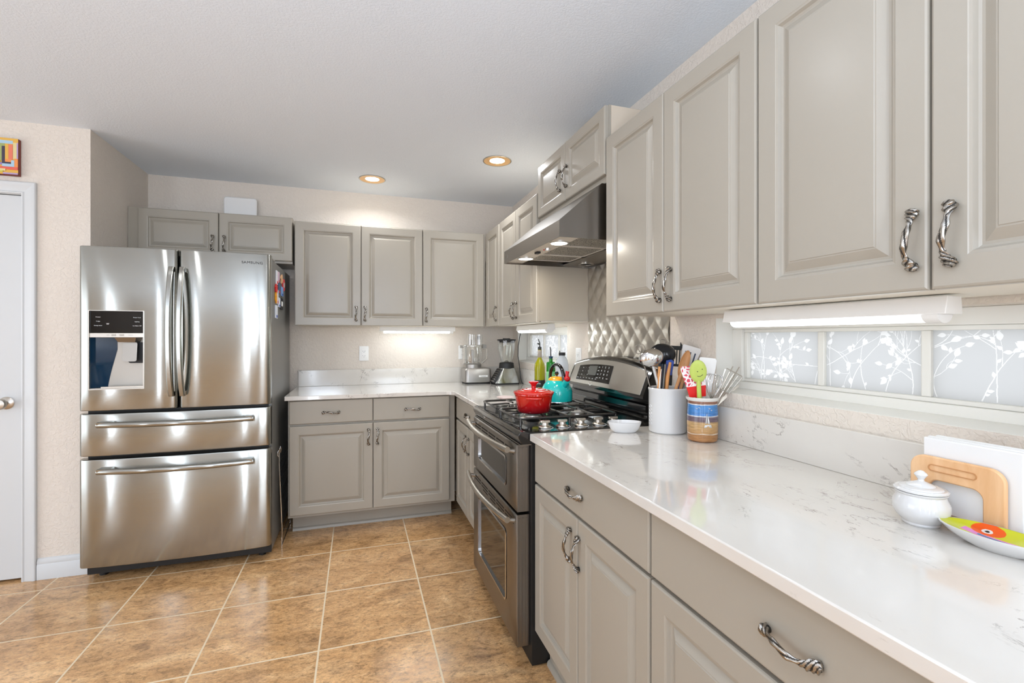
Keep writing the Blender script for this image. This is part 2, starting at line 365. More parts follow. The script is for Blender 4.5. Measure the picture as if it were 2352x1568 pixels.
# kitchen windows with leaf film
def leaf_film(y0, y1, z0, z1, x, seed, cell):
    rnd = random.Random(seed); ny = int((y1-y0)/cell); nz = int((z1-z0)/cell); g = [bytearray(ny) for _ in range(nz)]
    def paint(poly):
        ys = [p[0] for p in poly]; zs = [p[1] for p in poly]
        for j in range(max(1, int((min(zs)-z0)/cell)), min(nz-1, int((max(zs)-z0)/cell)+1)):
            zc = z0+(j+.5)*cell; xs = []
            for (ya, za), (yb, zb) in zip(poly, poly[1:]+poly[:1]):
                if (za > zc) != (zb > zc): xs.append(ya+(zc-za)/(zb-za)*(yb-ya))
            xs.sort()
            for p, q in zip(xs[::2], xs[1::2]):
                for i in range(max(1, round((p-y0)/cell)), min(ny-1, round((q-y0)/cell))): g[j][i] = 1
    def leaf(p, a, L):
        ca, sa = math.cos(a), math.sin(a); W = L*.30
        sh = [(0, 0), (.12, .45), (.3, .9), (.5, 1), (.72, .62), (1, 0), (.74, -.5), (.5, -.85), (.28, -.8), (.1, -.4)]
        paint([(p[0]+ca*u*L-sa*v*W, p[1]+sa*u*L+ca*v*W) for u, v in sh])
    def branch(p, a, L, w_, depth):
        n = max(5, int(L/.005)); curl = rnd.uniform(-1.4, 1.4)
        for i in range(n):
            q = (p[0]+math.cos(a)*L/n, p[1]+math.sin(a)*L/n); wa = max(cell*.55, w_*(1-.6*i/n)); d = (-math.sin(a)*wa, math.cos(a)*wa)
            paint([(p[0]-d[0], p[1]-d[1]), (q[0]-d[0], q[1]-d[1]), (q[0]+d[0], q[1]+d[1]), (p[0]+d[0], p[1]+d[1])])
            p = q; a += curl/n + rnd.uniform(-.06, .06)
            if depth and rnd.random() < .085: branch(p, a+rnd.choice((-1, 1))*rnd.uniform(.4, .9), L*rnd.uniform(.3, .6), w_*.65, depth-1)
            if rnd.random() < .05: leaf(p, a+rnd.choice((-1, 1))*rnd.uniform(.5, 1.1), rnd.uniform(.011, .022))
        leaf(p, a, rnd.uniform(.015, .028))
    for k in range(5): branch((y0+(y1-y0)*(k+rnd.uniform(.1, .9))/5, z0+.002), rnd.uniform(1.0, 2.1), rnd.uniform(.12, .2), .0013, 2)
    for k in range(2): branch((y1-.003, rnd.uniform(z0, z1)), rnd.uniform(2.6, 3.6), rnd.uniform(.08, .2), .0011, 2)
    branch((y0+.003, rnd.uniform(z0, z1)), rnd.uniform(-.4, .6), rnd.uniform(.08, .2), .0011, 2)
    mb = MB(); dy = (y1-y0)/ny; dz = (z1-z0)/nz
    for j in range(nz):
        i = 0
        while i < ny:
            k = i
            while k < ny and g[j][k] == g[j][i]: k += 1
            a, b, c, d = y0+i*dy, y0+k*dy, z0+j*dz, z0+(j+1)*dz
            mb.add([(x, a, c), (x, b, c), (x, b, d), (x, a, d)], [(0, 1, 2, 3)], g[j][i]); i = k
    return mb
for wi, (y0, y1, z0, z1) in enumerate(WIN):
    e = bpy.data.objects.new('window_%d' % (wi+1), None); C.objects.link(e); e.location = (XR+.1, (y0+y1)/2, z0)
    structure(e, ['wide low window with frosted leaf film above the near worktop', 'low window with frosted leaf film beside the corner'][wi])
    xf0, xf1 = XR+.088, XR+.128; gx = XR+.104; fz0, fz1 = z0+.050, z1-.054; fy0, fy1 = y0+.063, y1-.063
    mb = MB()
    for a, b, c, d in ((y0, y1, z0, fz0-.012), (y0, y1, fz1+.012, z1), (y0, fy0-.014, fz0-.012, fz1+.012), (fy1+.014, y1, fz0-.012, fz1+.012)): mb.box(xf0-.012, xf1, a, b, c, d)
    for a, b, c, d in ((fy0-.014, fy1+.014, fz0-.012, fz0), (fy0-.014, fy1+.014, fz1, fz1+.012), (fy0-.014, fy0, fz0, fz1), (fy1, fy1+.014, fz0, fz1)): mb.box(xf0, xf1, a, b, c, d)
    mb.build('window_frame', 'winframe', e, bevel=.002)
    w3 = (fy1-fy0)/3; mw = .011
    for k in (1, 2):
        MB().box(xf0+.006, xf1-.002, fy0+k*w3-mw, fy0+k*w3+mw, fz0, fz1).build('muntin', 'winframe', e, bevel=.002)
    for k in range(3):
        a, b = fy0+k*w3+(mw if k else 0), fy0+(k+1)*w3-(mw if k < 2 else 0)
        leaf_film(a, b, fz0, fz1, gx, 11+wi*7+k, .0008 if wi == 0 else .002).build('pane', ['film', 'leaf'], e)
    # painted sill and reveal lining
    mb = MB(); mb.add([(XR, y0, z0+.001), (XR+.076, y0, z0+.012), (XR+.076, y1, z0+.012), (XR, y1, z0+.001), (XR, y0, z0-.0), (XR+.076, y0, z0), (XR+.076, y1, z0), (XR, y1, z0)],
           [(0, 1, 2, 3), (4, 5, 6, 7), (0, 3, 7, 4), (1, 2, 6, 5), (0, 1, 5, 4), (3, 2, 6, 7)])
    mb.box(XR+.001, XR+.076, y1-.004, y1, z0+.012, z1); mb.box(XR+.001, XR+.076, y0, y0+.004, z0+.012, z1)
    mb.build('window_sill', 'winframe', e)

# pantry door, casing, baseboard
e = bpy.data.objects.new('door_1', None); C.objects.link(e); e.location = ((DX0+DX1)/2, YP+.03, 0); structure(e, 'white pantry door at the left edge')
sl = MB().box(DX0+.004, DX1-.012, YP+.012, YP+.047, .012, DZ-.006).build('door_panel', 'trim', e, bevel=.003)
kx, kz = -1.757, .943
kb = MB(); kb.lathe([(0, .0), (.031, 0), (.033, .004), (.026, .009), (.012, .014), (.012, .03), (.02, .036), (.028, .046), (.029, .056), (.024, .064), (.012, .068), (0, .068)], seg=32)
kb.xf(Matrix.Translation((kx, YP+.012, kz)) @ Matrix.Rotation(R(90), 4, 'X')); kb.build('door_knob', 'satin', e)
MB().box(DX1-.013, DX1-.004, YP+.008, YP+.030, .915, .975).build('strike_plate', 'steeldark', e)
def casing_prof(w_):  # (across, out) stepped moulding
    return [(0, 0), (0, .011), (.006, .013), (.012, .009), (.018, .010), (w_-.02, .015), (w_-.014, .018), (w_-.004, .018), (w_, .014), (w_, 0)]
mb = MB(); cw = .062
for xa, sgn in ((DX1-.003, 1), (DX0+.003, -1)):
    rb = [(xa+sgn*a, YP-o, 0) for a, o in casing_prof(cw)]; rt = [(xa+sgn*a, YP-o, DZ+a) for a, o in casing_prof(cw)]
    mb.loft([rb, rt])
mb.loft([[(DX0+.003-a, YP-o, DZ+a) for a, o in casing_prof(cw)], [(DX1-.003+a, YP-o, DZ+a) for a, o in casing_prof(cw)]])
mb.box(DX1-.0035, DX1, YP, YP+.1, 0, DZ); mb.box(DX0, DX0+.0035, YP, YP+.1, 0, DZ); mb.box(DX0, DX1, YP, YP+.1, DZ-.003, DZ)
structure(mb.build('trim_1', 'trim'), 'white moulded door casing')
def baseboard(name, pts):
    mb = MB()
    prof = [(0, 0), (.014, 0), (.014, .075), (.010, .082), (.012, .092), (.006, .108), (0, .112)]
    (x0, y0), (x1, y1), (nx, ny) = pts
    mb.loft([[(x0+nx*a, y0+ny*a, b) for a, b in prof], [(x1+nx*a, y1+ny*a, b) for a, b in prof]])
    return structure(mb.build(name, 'trim'))
baseboard('baseboard_pantry', ((DX1+.062, YP), (XL, YP), (0, -1)))
baseboard('baseboard_left', ((XLL, YP), (DX0-.062, YP), (0, -1)))
baseboard('baseboard_alcove', ((XL, YP), (XL, YB), (1, 0)))

# ---------------------------------------------------------------- cabinets
def handle_mesh():
    mb = MB(); N = 120; seg = 32; rings = []; dark = []
    def rad(t):
        a = abs(t)
        pts = [(0, .0050), (.22, .0056), (.42, .0038), (.55, .0046), (.74, .0088), (.88, .0094), (.96, .0064), (1, .001)]
        for (p, v), (q, u) in zip(pts, pts[1:]):
            if p <= a <= q:
                k = (a-p)/(q-p); k = k*k*(3-2*k); return v+(u-v)*k
        return .001
    def wave(t, ph):      # raised leaf ribs: steep diagonal at the ends, a loose twist in the middle
        e = max(0, (abs(t)-.5)/.5); return math.cos(3*ph+10*t+(40*(abs(t)-.5) if abs(t) > .5 else 0))
    for i in range(N+1):
        t = -1+2*i/N; r = rad(t); a = abs(t)
        out = .0078+.0188*(1-min(1, a/.8)**2.2) if a < .8 else .0078
        side = .0038*math.sin(PI*t*1.15)
        rings.append([(side+r*(1+.17*wave(t, 2*PI*k/seg))*math.cos(2*PI*k/seg)*1.08, -out+r*(1+.17*wave(t, 2*PI*k/seg))*math.sin(2*PI*k/seg)*.85, .0575*t) for k in range(seg)])
    mb.loft(rings)
    for i in range(N):
        for k in range(seg): mb.m[i*seg+k] = 1 if wave(-1+2*(i+.5)/N, 2*PI*(k+.5)/seg) < -.62 else 0
    for s_ in (-1, 1):
        p = MB().lathe([(0, 0), (.0062, 0), (.0062, .006), (0, .007)], seg=16)
        mb.add([(x, -z, y+s_*.046) for x, y, z in p.v], p.f, 1)
    return mb
HANDLE = handle_mesh().build('handle', ['pewter', 'patina'], None); HME = HANDLE.data; bpy.data.objects.remove(HANDLE)
def put_handle(parent, x, z, horiz=False, flip=False):
    o = bpy.data.objects.new('handle', HME); C.objects.link(o); o.parent = parent; o.location = (x, 0, z)
    o.rotation_euler = (0, R(90) if horiz else (R(180) if flip else 0), 0); o['label'] = 'twisted antique pewter handle'
    return o
def panel_door(w_, h, inset=.055):
    prof = [(0, .020), (0, .005), (.0015, .0018), (.005, 0), (inset-.002, 0), (inset, .0012), (inset+.004, .0022), (inset+.008, .0095), (inset+.012, .0115), (inset+.0165, .0112), (inset+.034, .0022), (inset+.0365, .002), (inset+.038, .0004), (inset+.042, 0)]
    mx = min(w_, h)/2-.004; sc = min(1, mx/(inset+.042)) if mx < inset+.042 else 1
    rings = [[(a, y, a), (w_-a, y, a), (w_-a, y, h-a), (a, y, h-a)] for a, y in ((p*sc, q) for p, q in prof)]
    return MB().loft(rings)
def flat_front(w_, h):
    prof = [(0, .020), (0, .005), (.0015, .0018), (.005, 0), (.02, 0)]
    return MB().loft([[(a, y, a), (w_-a, y, a), (w_-a, y, h-a), (a, y, h-a)] for a, y in prof])
def cabinet(label, loc, rz, w_, d, z0, z1, doors=(), drawers=(), toe=None, group=None, inset=.055, extras=None, under=False, side=None, filler=None, cat='cabinet', name='wall_cabinet'):
    t = thing(name, label, cat, loc, rz, group)
    b = MB().box(0, w_, .0205, d, z0, z1)
    if filler: b.box(filler[0], filler[1], .0205, d, z0, z1)
    b.build('cabinet_body', 'cab', t, world=False)
    if under: MB().box(.004, w_-.004, .03, d-.004, z0-.004, z0).build('bottom_panel', 'cabin', t, world=False)
    for xa, xb, za, zb, hs in doors:
        m = panel_door(xb-xa, zb-za, inset); m.v = [(x+xa, y, z+za) for x, y, z in m.v]
        o = m.build('door', 'cab', t, world=False, ang=12)
        if hs: put_handle(o, hs[0], hs[1], flip=hs[0] < (xa+xb)/2)
    for xa, xb, za, zb, hs in drawers:
        m = flat_front(xb-xa, zb-za); m.v = [(x+xa, y, z+za) for x, y, z in m.v]
        o = m.build('drawer', 'cab', t, world=False, ang=25)
        if hs: put_handle(o, hs[0], hs[1], True)
    if toe:
        m = MB().box(toe[0], toe[1], toe[2], d-.01, 0, z0); m.build('toe_kick', 'cab', t, world=False)
        q = MB(); q.prism([(toe[2]-.013, 0), (toe[2]-.012, .012), (toe[2]-.006, .02), (toe[2], .022), (toe[2], 0)], 'x', toe[0], toe[1]); q.build('base_moulding', 'cab', t, world=False)
    return t
UB, UT = 1.372, 2.097
YF, XF = YB-.33, XR-.33
GW = 'wall cabinets'; GB = 'base cabinets'
D = .327
def wl(x): return x
# back wall, left to right
cabinet('short two-door greige cabinet above the fridge', (-1.398+.008, YF, 0), 0, .957, D, 1.80, 2.122,
        [(.067-.008+.0, .510-.003, 1.816, 2.116, (.475, 1.912)), (.512, .9565, 1.816, 2.116, (.543, 1.912))], group=GW, inset=.05)
cabinet('greige two-door wall cabinet right of the fridge', (-.4195, YF, 0), 0, .885, D, 1.380, 2.103,
        [(.003, .441, UB, UT, (.409, 1.459)), (.445, .8835, UB, UT, (.470, 1.459))], group=GW, under=True)
cabinet('greige single-door wall cabinet ending at the room corner', (.4665, YF, 0), 0, .4875, D, 1.380, 2.103,
        [(.003, .474, UB, UT, (.026, 1.456))], group=GW, under=True, inset=.055)
# right wall uppers (local x runs towards the camera)
cabinet('narrow single-door wall cabinet in the corner on the window side', (XF, 3.607, 0), R(-90), .36, D, 1.380, 2.103,
        [(.003, .356, UB, UT, (.300, 1.459))], group=GW, under=True)
cabinet('two-door wall cabinet between the corner and the range hood', (XF, 3.246, 0), R(-90), .749, D, 1.380, 2.103,
        [(.016, .377, UB, UT, (.331, 1.459)), (.381, .747, UB, UT, (.402, 1.459))], group=GW, under=True)
t = cabinet('short high-set two-door cabinet above the steel range hood', (XF, 2.491, 0), R(-90), .770, D, 1.926, 2.238,
        [(.016, .377, 1.953, 2.234, (.328, 2.062)), (.381, .768, 1.953, 2.234, (.403, 2.062))], group=GW, inset=.045)
MB().box(.7705, .7725, .03, D-.002, 1.928, 2.236).build('side_panel', 'cabside', t, world=False)
cabinet('tall two-door wall cabinet just right of the range hood', (XF, 1.7135, 0), R(-90), .766, D, 1.380, 2.100,
        [(.002, .380, UB, 2.094, (.366, 1.459)), (.383, .764, UB, 2.094, (.422, 1.459))], group=GW, under=True)
cabinet('nearest tall wall cabinet at upper right with two large handles', (XF, .9465, 0), R(-90), .76, D, 1.380, 2.100,
        [(.002, .377, UB, 2.094, (.356, 1.463)), (.381, .758, UB, 2.094, (.414, 1.463))], group=GW, under=True)
# base cabinets
YBF, XBF = YB-.63, XR-.63
t = cabinet('greige base cabinet beside the fridge with two drawers over two doors', (-.4225, YBF, 0), 0, 1.076, .628, .130, .884,
        [(.008, .5185, .147, .718, (.491, .626)), (.5225, 1.036, .147, .718, (.549, .626))],
        [(.008, .5185, .731, .880, (.257, .800)), (.5225, 1.036, .731, .880, (.780, .798))], toe=(.012, 1.076, .150), group=GB, name='base_cabinet')
cabinet('base cabinet between the inner corner and the stove', (XBF, 3.285, 0), R(-90), .784, .628, .130, .884,
        [(.012, .375, .147, .718, (.325, .612)), (.379, .782, .147, .718, (.412, .612))],
        [(.012, .782, .731, .872, (.385, .797))], toe=(0, .784, .14), group=GB, name='base_cabinet')
cabinet('base cabinet right of the stove with one drawer over two doors', (XBF, 1.7325, 0), R(-90), .767, .628, .130, .884,
        [(.002, .378, .147, .718, (.332, .62)), (.382, .763, .147, .718, (.392, .615))],
        [(.002, .763, .728, .880, (.365, .795))], toe=(0, .767, .065), group=GB, name='base_cabinet')
cabinet('nearest base cabinet at lower right with a wide drawer', (XBF, .9645, 0), R(-90), .774, .628, .130, .884,
        [(.002, .385, .147, .718, None), (.389, .771, .147, .718, None)],
        [(.002, .771, .728, .880, (.386, .800))], toe=(0, .774, .065), group=GB, name='base_cabinet')

# ---------------------------------------------------------------- worktops
def corner_poly():
    xl, yf, xi = -.440, YB-.65, XR-.650; r = .055
    p = [(xl, YB-.001), (xl, yf)]
    for i in range(9):
        a = R(90-90*i/8); p.append((xi-r+r*math.cos(a), yf-r+r*math.sin(a)))
    return p + [(xi, 2.497), (XR-.001, 2.497), (XR-.001, YB-.001)]
wt = thing('worktop', 'L-shaped white quartz worktop filling the far corner', 'worktop', (0, 3.5, .886), group='white quartz worktops')
MB().prism(corner_poly(), 'z', .8863, .914).build('slab', 'quartz', wt, bevel=.003)
q = MB().box(-.428, XR-.001, YB-.021, YB-.001, .914, 1.038); q.build('backsplash', 'quartzwall', wt, bevel=.002)
MB().box(XR-.021, XR-.001, 2.497, YB-.0215, .914, 1.036).build('backsplash', 'quartzwall', wt, bevel=.002)
wn = thing('worktop', 'long white quartz worktop running towards the camera below the near window', 'worktop', (1, 1, .886), group='white quartz worktops')
MB().box(XR-.650, XR-.001, .185, 1.7325, .8863, .914).build('slab', 'quartz', wn, bevel=.003)
MB().box(XR-.021, XR-.001, .185, 1.7325, .914, 1.036).build('backsplash', 'quartzwall', wn, bevel=.002)

# ---------------------------------------------------------------- refrigerator
fr = thing('refrigerator', 'large stainless French-door refrigerator with dispenser and two freezer drawers', 'refrigerator', (-.926, 3.4, 0))
FX0, FX1 = -1.374, -.478; FM = (FX0+FX1)/2
def fy(x):       # outer face, gently bowed over the full width
    k = (x-FM)/((FX1-FX0)/2); return 3.003+.019*k*k
def front_skin(x0, x1, z0, z1, hole=None, r=.020, zr=.006):
    xs = [x0+r*(1-math.cos(R(90*i/6))) for i in range(7)]; xs += [x0+r+(x1-x0-2*r)*i/14 for i in range(1, 14)]; xs += [x1-r*(1-math.cos(R(90*i/6))) for i in range(6, -1, -1)]
    zs = [z0, z0+zr*.3, z0+zr, (z0+z1)/2, z1-zr, z1-zr*.3, z1]
    if hole:
        xs = sorted([x for x in xs if min(abs(x-hole[0]), abs(x-hole[1])) > .006]+[hole[0], hole[1]]); zs = sorted(zs+[hole[2], hole[3]])
    def yy(x, z):
        e = min(x-x0, x1-x); d = 0
        if e < r: d = r - math.sqrt(max(0, r*r-(r-e)**2))
        ez = min(z-z0, z1-z)
        if ez < zr: d += zr - math.sqrt(max(0, zr*zr-(zr-ez)**2))
        # soft dished band next to the edges
        d += .006*math.exp(-((e-.0)/.05)**2)
        return fy(x)+d
    mb = MB(); nx = len(xs); vs = [(x, yy(x, z), z) for z in zs for x in xs]; fs = []
    for j in range(len(zs)-1):
        for i in range(nx-1):
            if hole and xs[i] >= hole[0]-1e-6 and xs[i+1] <= hole[1]+1e-6 and zs[j] >= hole[2]-1e-6 and zs[j+1] <= hole[3]+1e-6: continue
            fs.append((j*nx+i, j*nx+i+1, (j+1)*nx+i+1, (j+1)*nx+i))
    mb.add(vs, fs)
    yb = 3.085; per = [(x, z0) for x in xs]+[(x1, z) for z in zs[1:]]+[(x, z1) for x in reversed(xs[:-1])]+[(x0, z) for z in reversed(zs[1:-1])]
    n = len(per); mb.add([(x, yy(x, z), z) for x, z in per]+[(x, yb, z) for x, z in per], [(i, (i+1) % n, n+(i+1) % n, n+i) for i in range(n)]+[tuple(range(n, 2*n))])
    return mb
ZD0, ZD1 = .905, 1.765
DISP = (-1.317, -1.083, 1.020, 1.426)
dl = front_skin(FX0, FM-.0045, ZD0, ZD1, DISP).build('door', 'steel', fr, ang=30)
dr = front_skin(FM+.0045, FX1, ZD0, ZD1).build('door', 'steel', fr, ang=30)
d1 = front_skin(FX0, FX1, .668, .890, zr=.008).build('drawer', 'steel', fr, ang=30)
d2 = front_skin(FX0, FX1, .088, .652, zr=.008).build('drawer', 'steel', fr, ang=30)
b = MB().box(FX0+.008, FX1-.002, 3.10, 3.86, .035, 1.745); b.build('case', 'fridgeside', fr, bevel=.004)
MB().box(FX0+.02, FX1-.02, 3.08, 3.10, .06, 1.74).build('door_gasket', 'black', fr)
MB().box(FX0+.012, FX1-.004, 3.088, 3.0995, .030, .10).build('base_shadow_strip', 'black', fr)  # black strip standing in for the shadow below the drawer
for x in (FX0+.06, FX1-.06):
    for y in (3.15, 3.78): MB().lathe([(0, 0), (.02, 0), (.02, .036), (0, .036)], (x, y, 0), 16).build('foot', 'black', fr)
for xa in (FX0+.01, FX1-.09): MB().box(xa, xa+.086, 3.10, 3.22, 1.7455, 1.762).build('hinge_cover', 'greyplastic', fr, bevel=.006)
def bar(mbp, p0, p1, bow, r, mount, n=24, flat=None):
    p0, p1, bow, mount = map(Vector, (p0, p1, bow, mount)); pts = []
    for i in range(n+1):
        k = i/n; pts.append(p0.lerp(p1, k)+bow*(1-(2*k-1)**2))
    mbp.tube(pts, r, 12, flat=flat)
    return mbp
for o, xh in ((dl, -.950), (dr, -.900)):
    mb = MB(); x0 = xh
    pts = []; rings = []
    for i in range(33):
        k = i/32; z = .972+(1.668-.972)*k; bow = 1-(2*k-1)**2; y = 2.992-.055*bow**.8
        wd = .0135
        rings.append([(x0+a*wd, y+b_*.010-.004, z) for a, b_ in ((-1, .9), (-1, -.3), (-.6, -1), (.6, -1), (1, -.3), (1, .9), (.5, 1.2), (-.5, 1.2))])
    mb.loft(rings)
    for z in (.985, 1.655): mb.box(x0-.011, x0+.011, 2.985, 3.03, z-.012, z+.012)
    h = mb.build('handle', 'steel', o, bevel=.0015); h['label'] = 'long bowed vertical steel handle'
for o, zh in ((d1, .838), (d2, .598)):
    mb = MB(); bar(mb, (-1.268, 2.972, zh), (-.555, 2.972, zh), (0, -.045, 0), .0155, (0, 0, 0))
    for x in (-1.238, -.585): mb.box(x-.03, x+.025, 2.955, 3.02, zh+.002, zh+.014)
    h = mb.build('handle', 'steel', o); h['label'] = 'long bowed horizontal steel handle'
text('SAMSUNG', .0175, (-.568, fy(-.568)-.0028, 1.712), (1, .066, 0), (0, 0, 1), 'texdark', dr, sx=1.35)
# dispenser
dp = bpy.data.objects.new('dispenser', None); C.objects.link(dp); dp.parent = dl
x0, x1, z0, z1 = DISP; yo = 3.0105; yi = 3.077
mb = MB().box(x0, x1, yi, yi+.002, z0, 1.290); mb.box(x1-.002, x1, yo, yi, z0, 1.290); mb.box(x0, x1, yo, yi, z0, z0+.003)
mb.build('recess', 'recessgrey', dp)
NV = MB(); pr = []
for i in range(13):
    k = i/12; z = z0+.004+(1.286-z0)*k; xr = x0+.050+.042*min(1, k*1.35)**1.2
    pr.append((xr, z))
vs = []
for xr, z in pr: vs += [(x0, yo+.003, z), (x0+.012, yo+.03, z), (xr, yi-.002, z)]
NV.add(vs, [f for i in range(12) for f in ((i*3, i*3+1, i*3+4, i*3+3), (i*3+1, i*3+2, i*3+5, i*3+4))])
NV.build('recess_side', 'navy', dp)
MB().box(x0, x1, yo-.002, yi, 1.312, z1).build('control_panel', 'blackglass', dp, bevel=.002)
MB().box(x0, x1, yo-.004, yi, 1.288, 1.311).build('button_strip', 'satin', dp, bevel=.001)
for xx in (-1.213, -1.178): MB().box(xx-.010, xx+.010, yo-.006, yo-.004, 1.295, 1.305).build('button', 'steelflat', dp)
mb = MB(); mb.loft([[(-1.215, yo+.006, 1.287), (-1.120, yo+.006, 1.287), (-1.112, yi-.002, 1.287), (-1.222, yi-.002, 1.287)], [(-1.203, yo+.016, 1.263), (-1.128, yo+.016, 1.263), (-1.122, yi-.002, 1.263), (-1.210, yi-.002, 1.263)]])
mb.build('nozzle_housing', 'steeldark', dp)
mb = MB(); rp = rrect(-1.186, -1.122, 1.160, 1.262, .010); mb.loft([[(x, 3.040-(1.262-z)*.12, z) for x, z in rp], [(x, 3.047-(1.262-z)*.12, z) for x, z in rp]])
mb.build('paddle', 'steelflat', dp)
mb = MB(); rp = rrect(-1.172, -1.100, 1.150, 1.262, .012); mb.loft([[(x, yi-.014, z) for x, z in rp], [(x, yi-.004, z) for x, z in rp]]); mb.build('paddle_backing', 'black', dp)
MB().box(x0+.045, x1-.003, yo+.002, yo+.02, z0+.003, z0+.010).build('drip_tray', 'satin', dp)
mb = MB()
for a, b_, c, d in ((x0-.004, x1+.004, z1, z1+.003), (x0-.004, x1+.004, z0-.004, z0), (x0-.004, x0, z0, z1), (x1, x1+.004, z0, z1)): mb.box(a, b_, yo-.009, yo+.012, c, d)
mb.build('bezel', 'satin', dp)
pm = MB()
for tx, s_, xx, zz in (('Freezer', .0062, -1.281, 1.394), ('Fridge', .0062, -1.281, 1.372), ('Energy Saver', .0062, -1.281, 1.350), ('Power Cool', .0062, -1.112, 1.393), ('Lighting', .0062, -1.112, 1.371), ('Ice Maker Off', .0062, -1.112, 1.349), ('MENU', .004, -1.238, 1.3), ('Hold 3 sec', .004, -1.140, 1.3)):
    text_mb(pm, tx, s_, (xx, yo-.0026 if zz > 1.32 else yo-.0046, zz), (1, 0, 0), (0, 0, 1), ext=.0001, sx=1.1, mi=0 if zz > 1.32 else 1)
pm.build('panel_print', ['text', 'texdark'], dp)
text('W', .012, (-1.240, yo-.0026, 1.358), (1, 0, 0), (0, 0, 1), 'text', dp, 'display_icon', ext=.0001)

# magnets on the visible side of the fridge
GM = 'magnets and clips on the fridge side'
mags = [  # y0,y1,z0,z1,colour,label, kind
    (3.215, 3.262, 1.615, 1.70, '#e9e7ea', 'white card magnet at the top front of the fridge side', 'card'),
    (3.290, 3.330, 1.630, 1.70, '#d9b9cc', 'pink and lilac strip magnet near the fridge top', 'card'),
    (3.395, 3.475, 1.640, 1.70, '#d9a87e', 'tan figure magnet at the top of the group', 'blob'),
    (3.480, 3.570, 1.600, 1.68, '#d33a3e', 'round red and cream magnet furthest back', 'disc'),
    (3.190, 3.258, 1.560, 1.615, '#d8211f', 'bright red magnet below the white card', 'blob'),
    (3.190, 3.236, 1.500, 1.562, '#f3a51d', 'orange and yellow fish-shaped magnet', 'blob'),
    (3.245, 3.285, 1.495, 1.585, '#e4e4ea', 'white and red ribbon-like magnet in the middle', 'card'),
    (3.300, 3.360, 1.565, 1.640, '#3a5876', 'slate blue slanted magnet', 'card'),
    (3.305, 3.360, 1.480, 1.540, '#dfe5ef', 'small white magnet with a blue edge', 'card'),
    (3.420, 3.490, 1.560, 1.62, '#7d9fd0', 'light blue card magnet', 'card'),
    (3.385, 3.480, 1.470, 1.545, '#1f2226', 'black magnetic clip with white print', 'clip'),
    (3.190, 3.255, 1.405, 1.485, '#dfe3ea', 'lowest white magnet with blue corner', 'card'),
]
for i, (ya, yb_, za, zb, col, lab, kd) in enumerate(mags):
    m_ = mat('magnet_colour_%d' % i, col, .4); xs_ = FX1-.002
    mb = MB()
    yc, zc, hy, hz = (ya+yb_)/2, (za+zb)/2, (yb_-ya)/2, (zb-za)/2
    if kd == 'disc': poly = [(yc+hy*math.cos(a*PI/12), zc+hz*math.sin(a*PI/12)) for a in range(24)]
    elif kd == 'blob': poly = [(yc+hy*math.cos(a*PI/10)*(1+.22*math.sin(3*a*PI/5+i)), zc+hz*math.sin(a*PI/10)*(1+.2*math.cos(a*PI/5*2+i))) for a in range(20)]
    else: poly = rrect(ya, yb_, za, zb, .004, 3)
    mb.prism(poly, 'x', xs_+.0005, xs_+.008)
    o = mb.build('magnet', m_, None, loc=(xs_, yc, zc), bevel=.001); tag(o, lab, 'magnet', GM)
    if kd in ('disc', 'clip', 'card'):
        c2 = {'disc': 'ceramic', 'clip': 'text', 'card': ('blue' if i in (8, 11, 9) else 'red')}[kd]
        z_ = za+.004 if kd == 'card' else zc-hz*.4
        MB().box(xs_+.008, xs_+.0088, yc-hy*.6, yc+hy*.6, z_, z_+hz*(.4 if kd == 'card' else .8)).build('printed_patch', c2, o)

# wire rack standing in the gap
rk = thing('folding_rack', 'thin folded metal wire rack standing between the fridge and the base cabinet', 'rack', (-.448, 3.3, 0))
mb = MB(); xb, xt = -.4455, -.4615
for yy in (3.23, 3.245):
    mb.tube([(xb, yy, .055), (xb, yy, .10), (xt, yy-.001, .50), (xt, yy, .575)], .0025, 8)
mb.tube([(xt, 3.23, .575), (xt+.004, 3.225, .60), (xt+.008, 3.232, .615), (xt+.010, 3.24, .60), (xt+.006, 3.245, .575)], .0025, 8)
mb.tube([(xt, 3.23, .55), (xt-.006, 3.226, .56), (xt-.006, 3.226, .585), (xt, 3.23, .592)], .002, 8)
for k in range(9):
    z = .07+.5*k/9; x = xb+(xt-xb)*(z-.05)/.5; mb.tube([(x, 3.23, z), (x, 3.60, z)], .0018, 6)
mb.tube([(xb, 3.23, .055), (xb, 3.23, .004), (xb, 3.60, .004), (xb, 3.60, .055)], .0025, 8); mb.tube([(xb, 3.6, .03), (xt, 3.6, .575)], .0025, 8)
mb.build('wire_frame', 'chrome', rk)

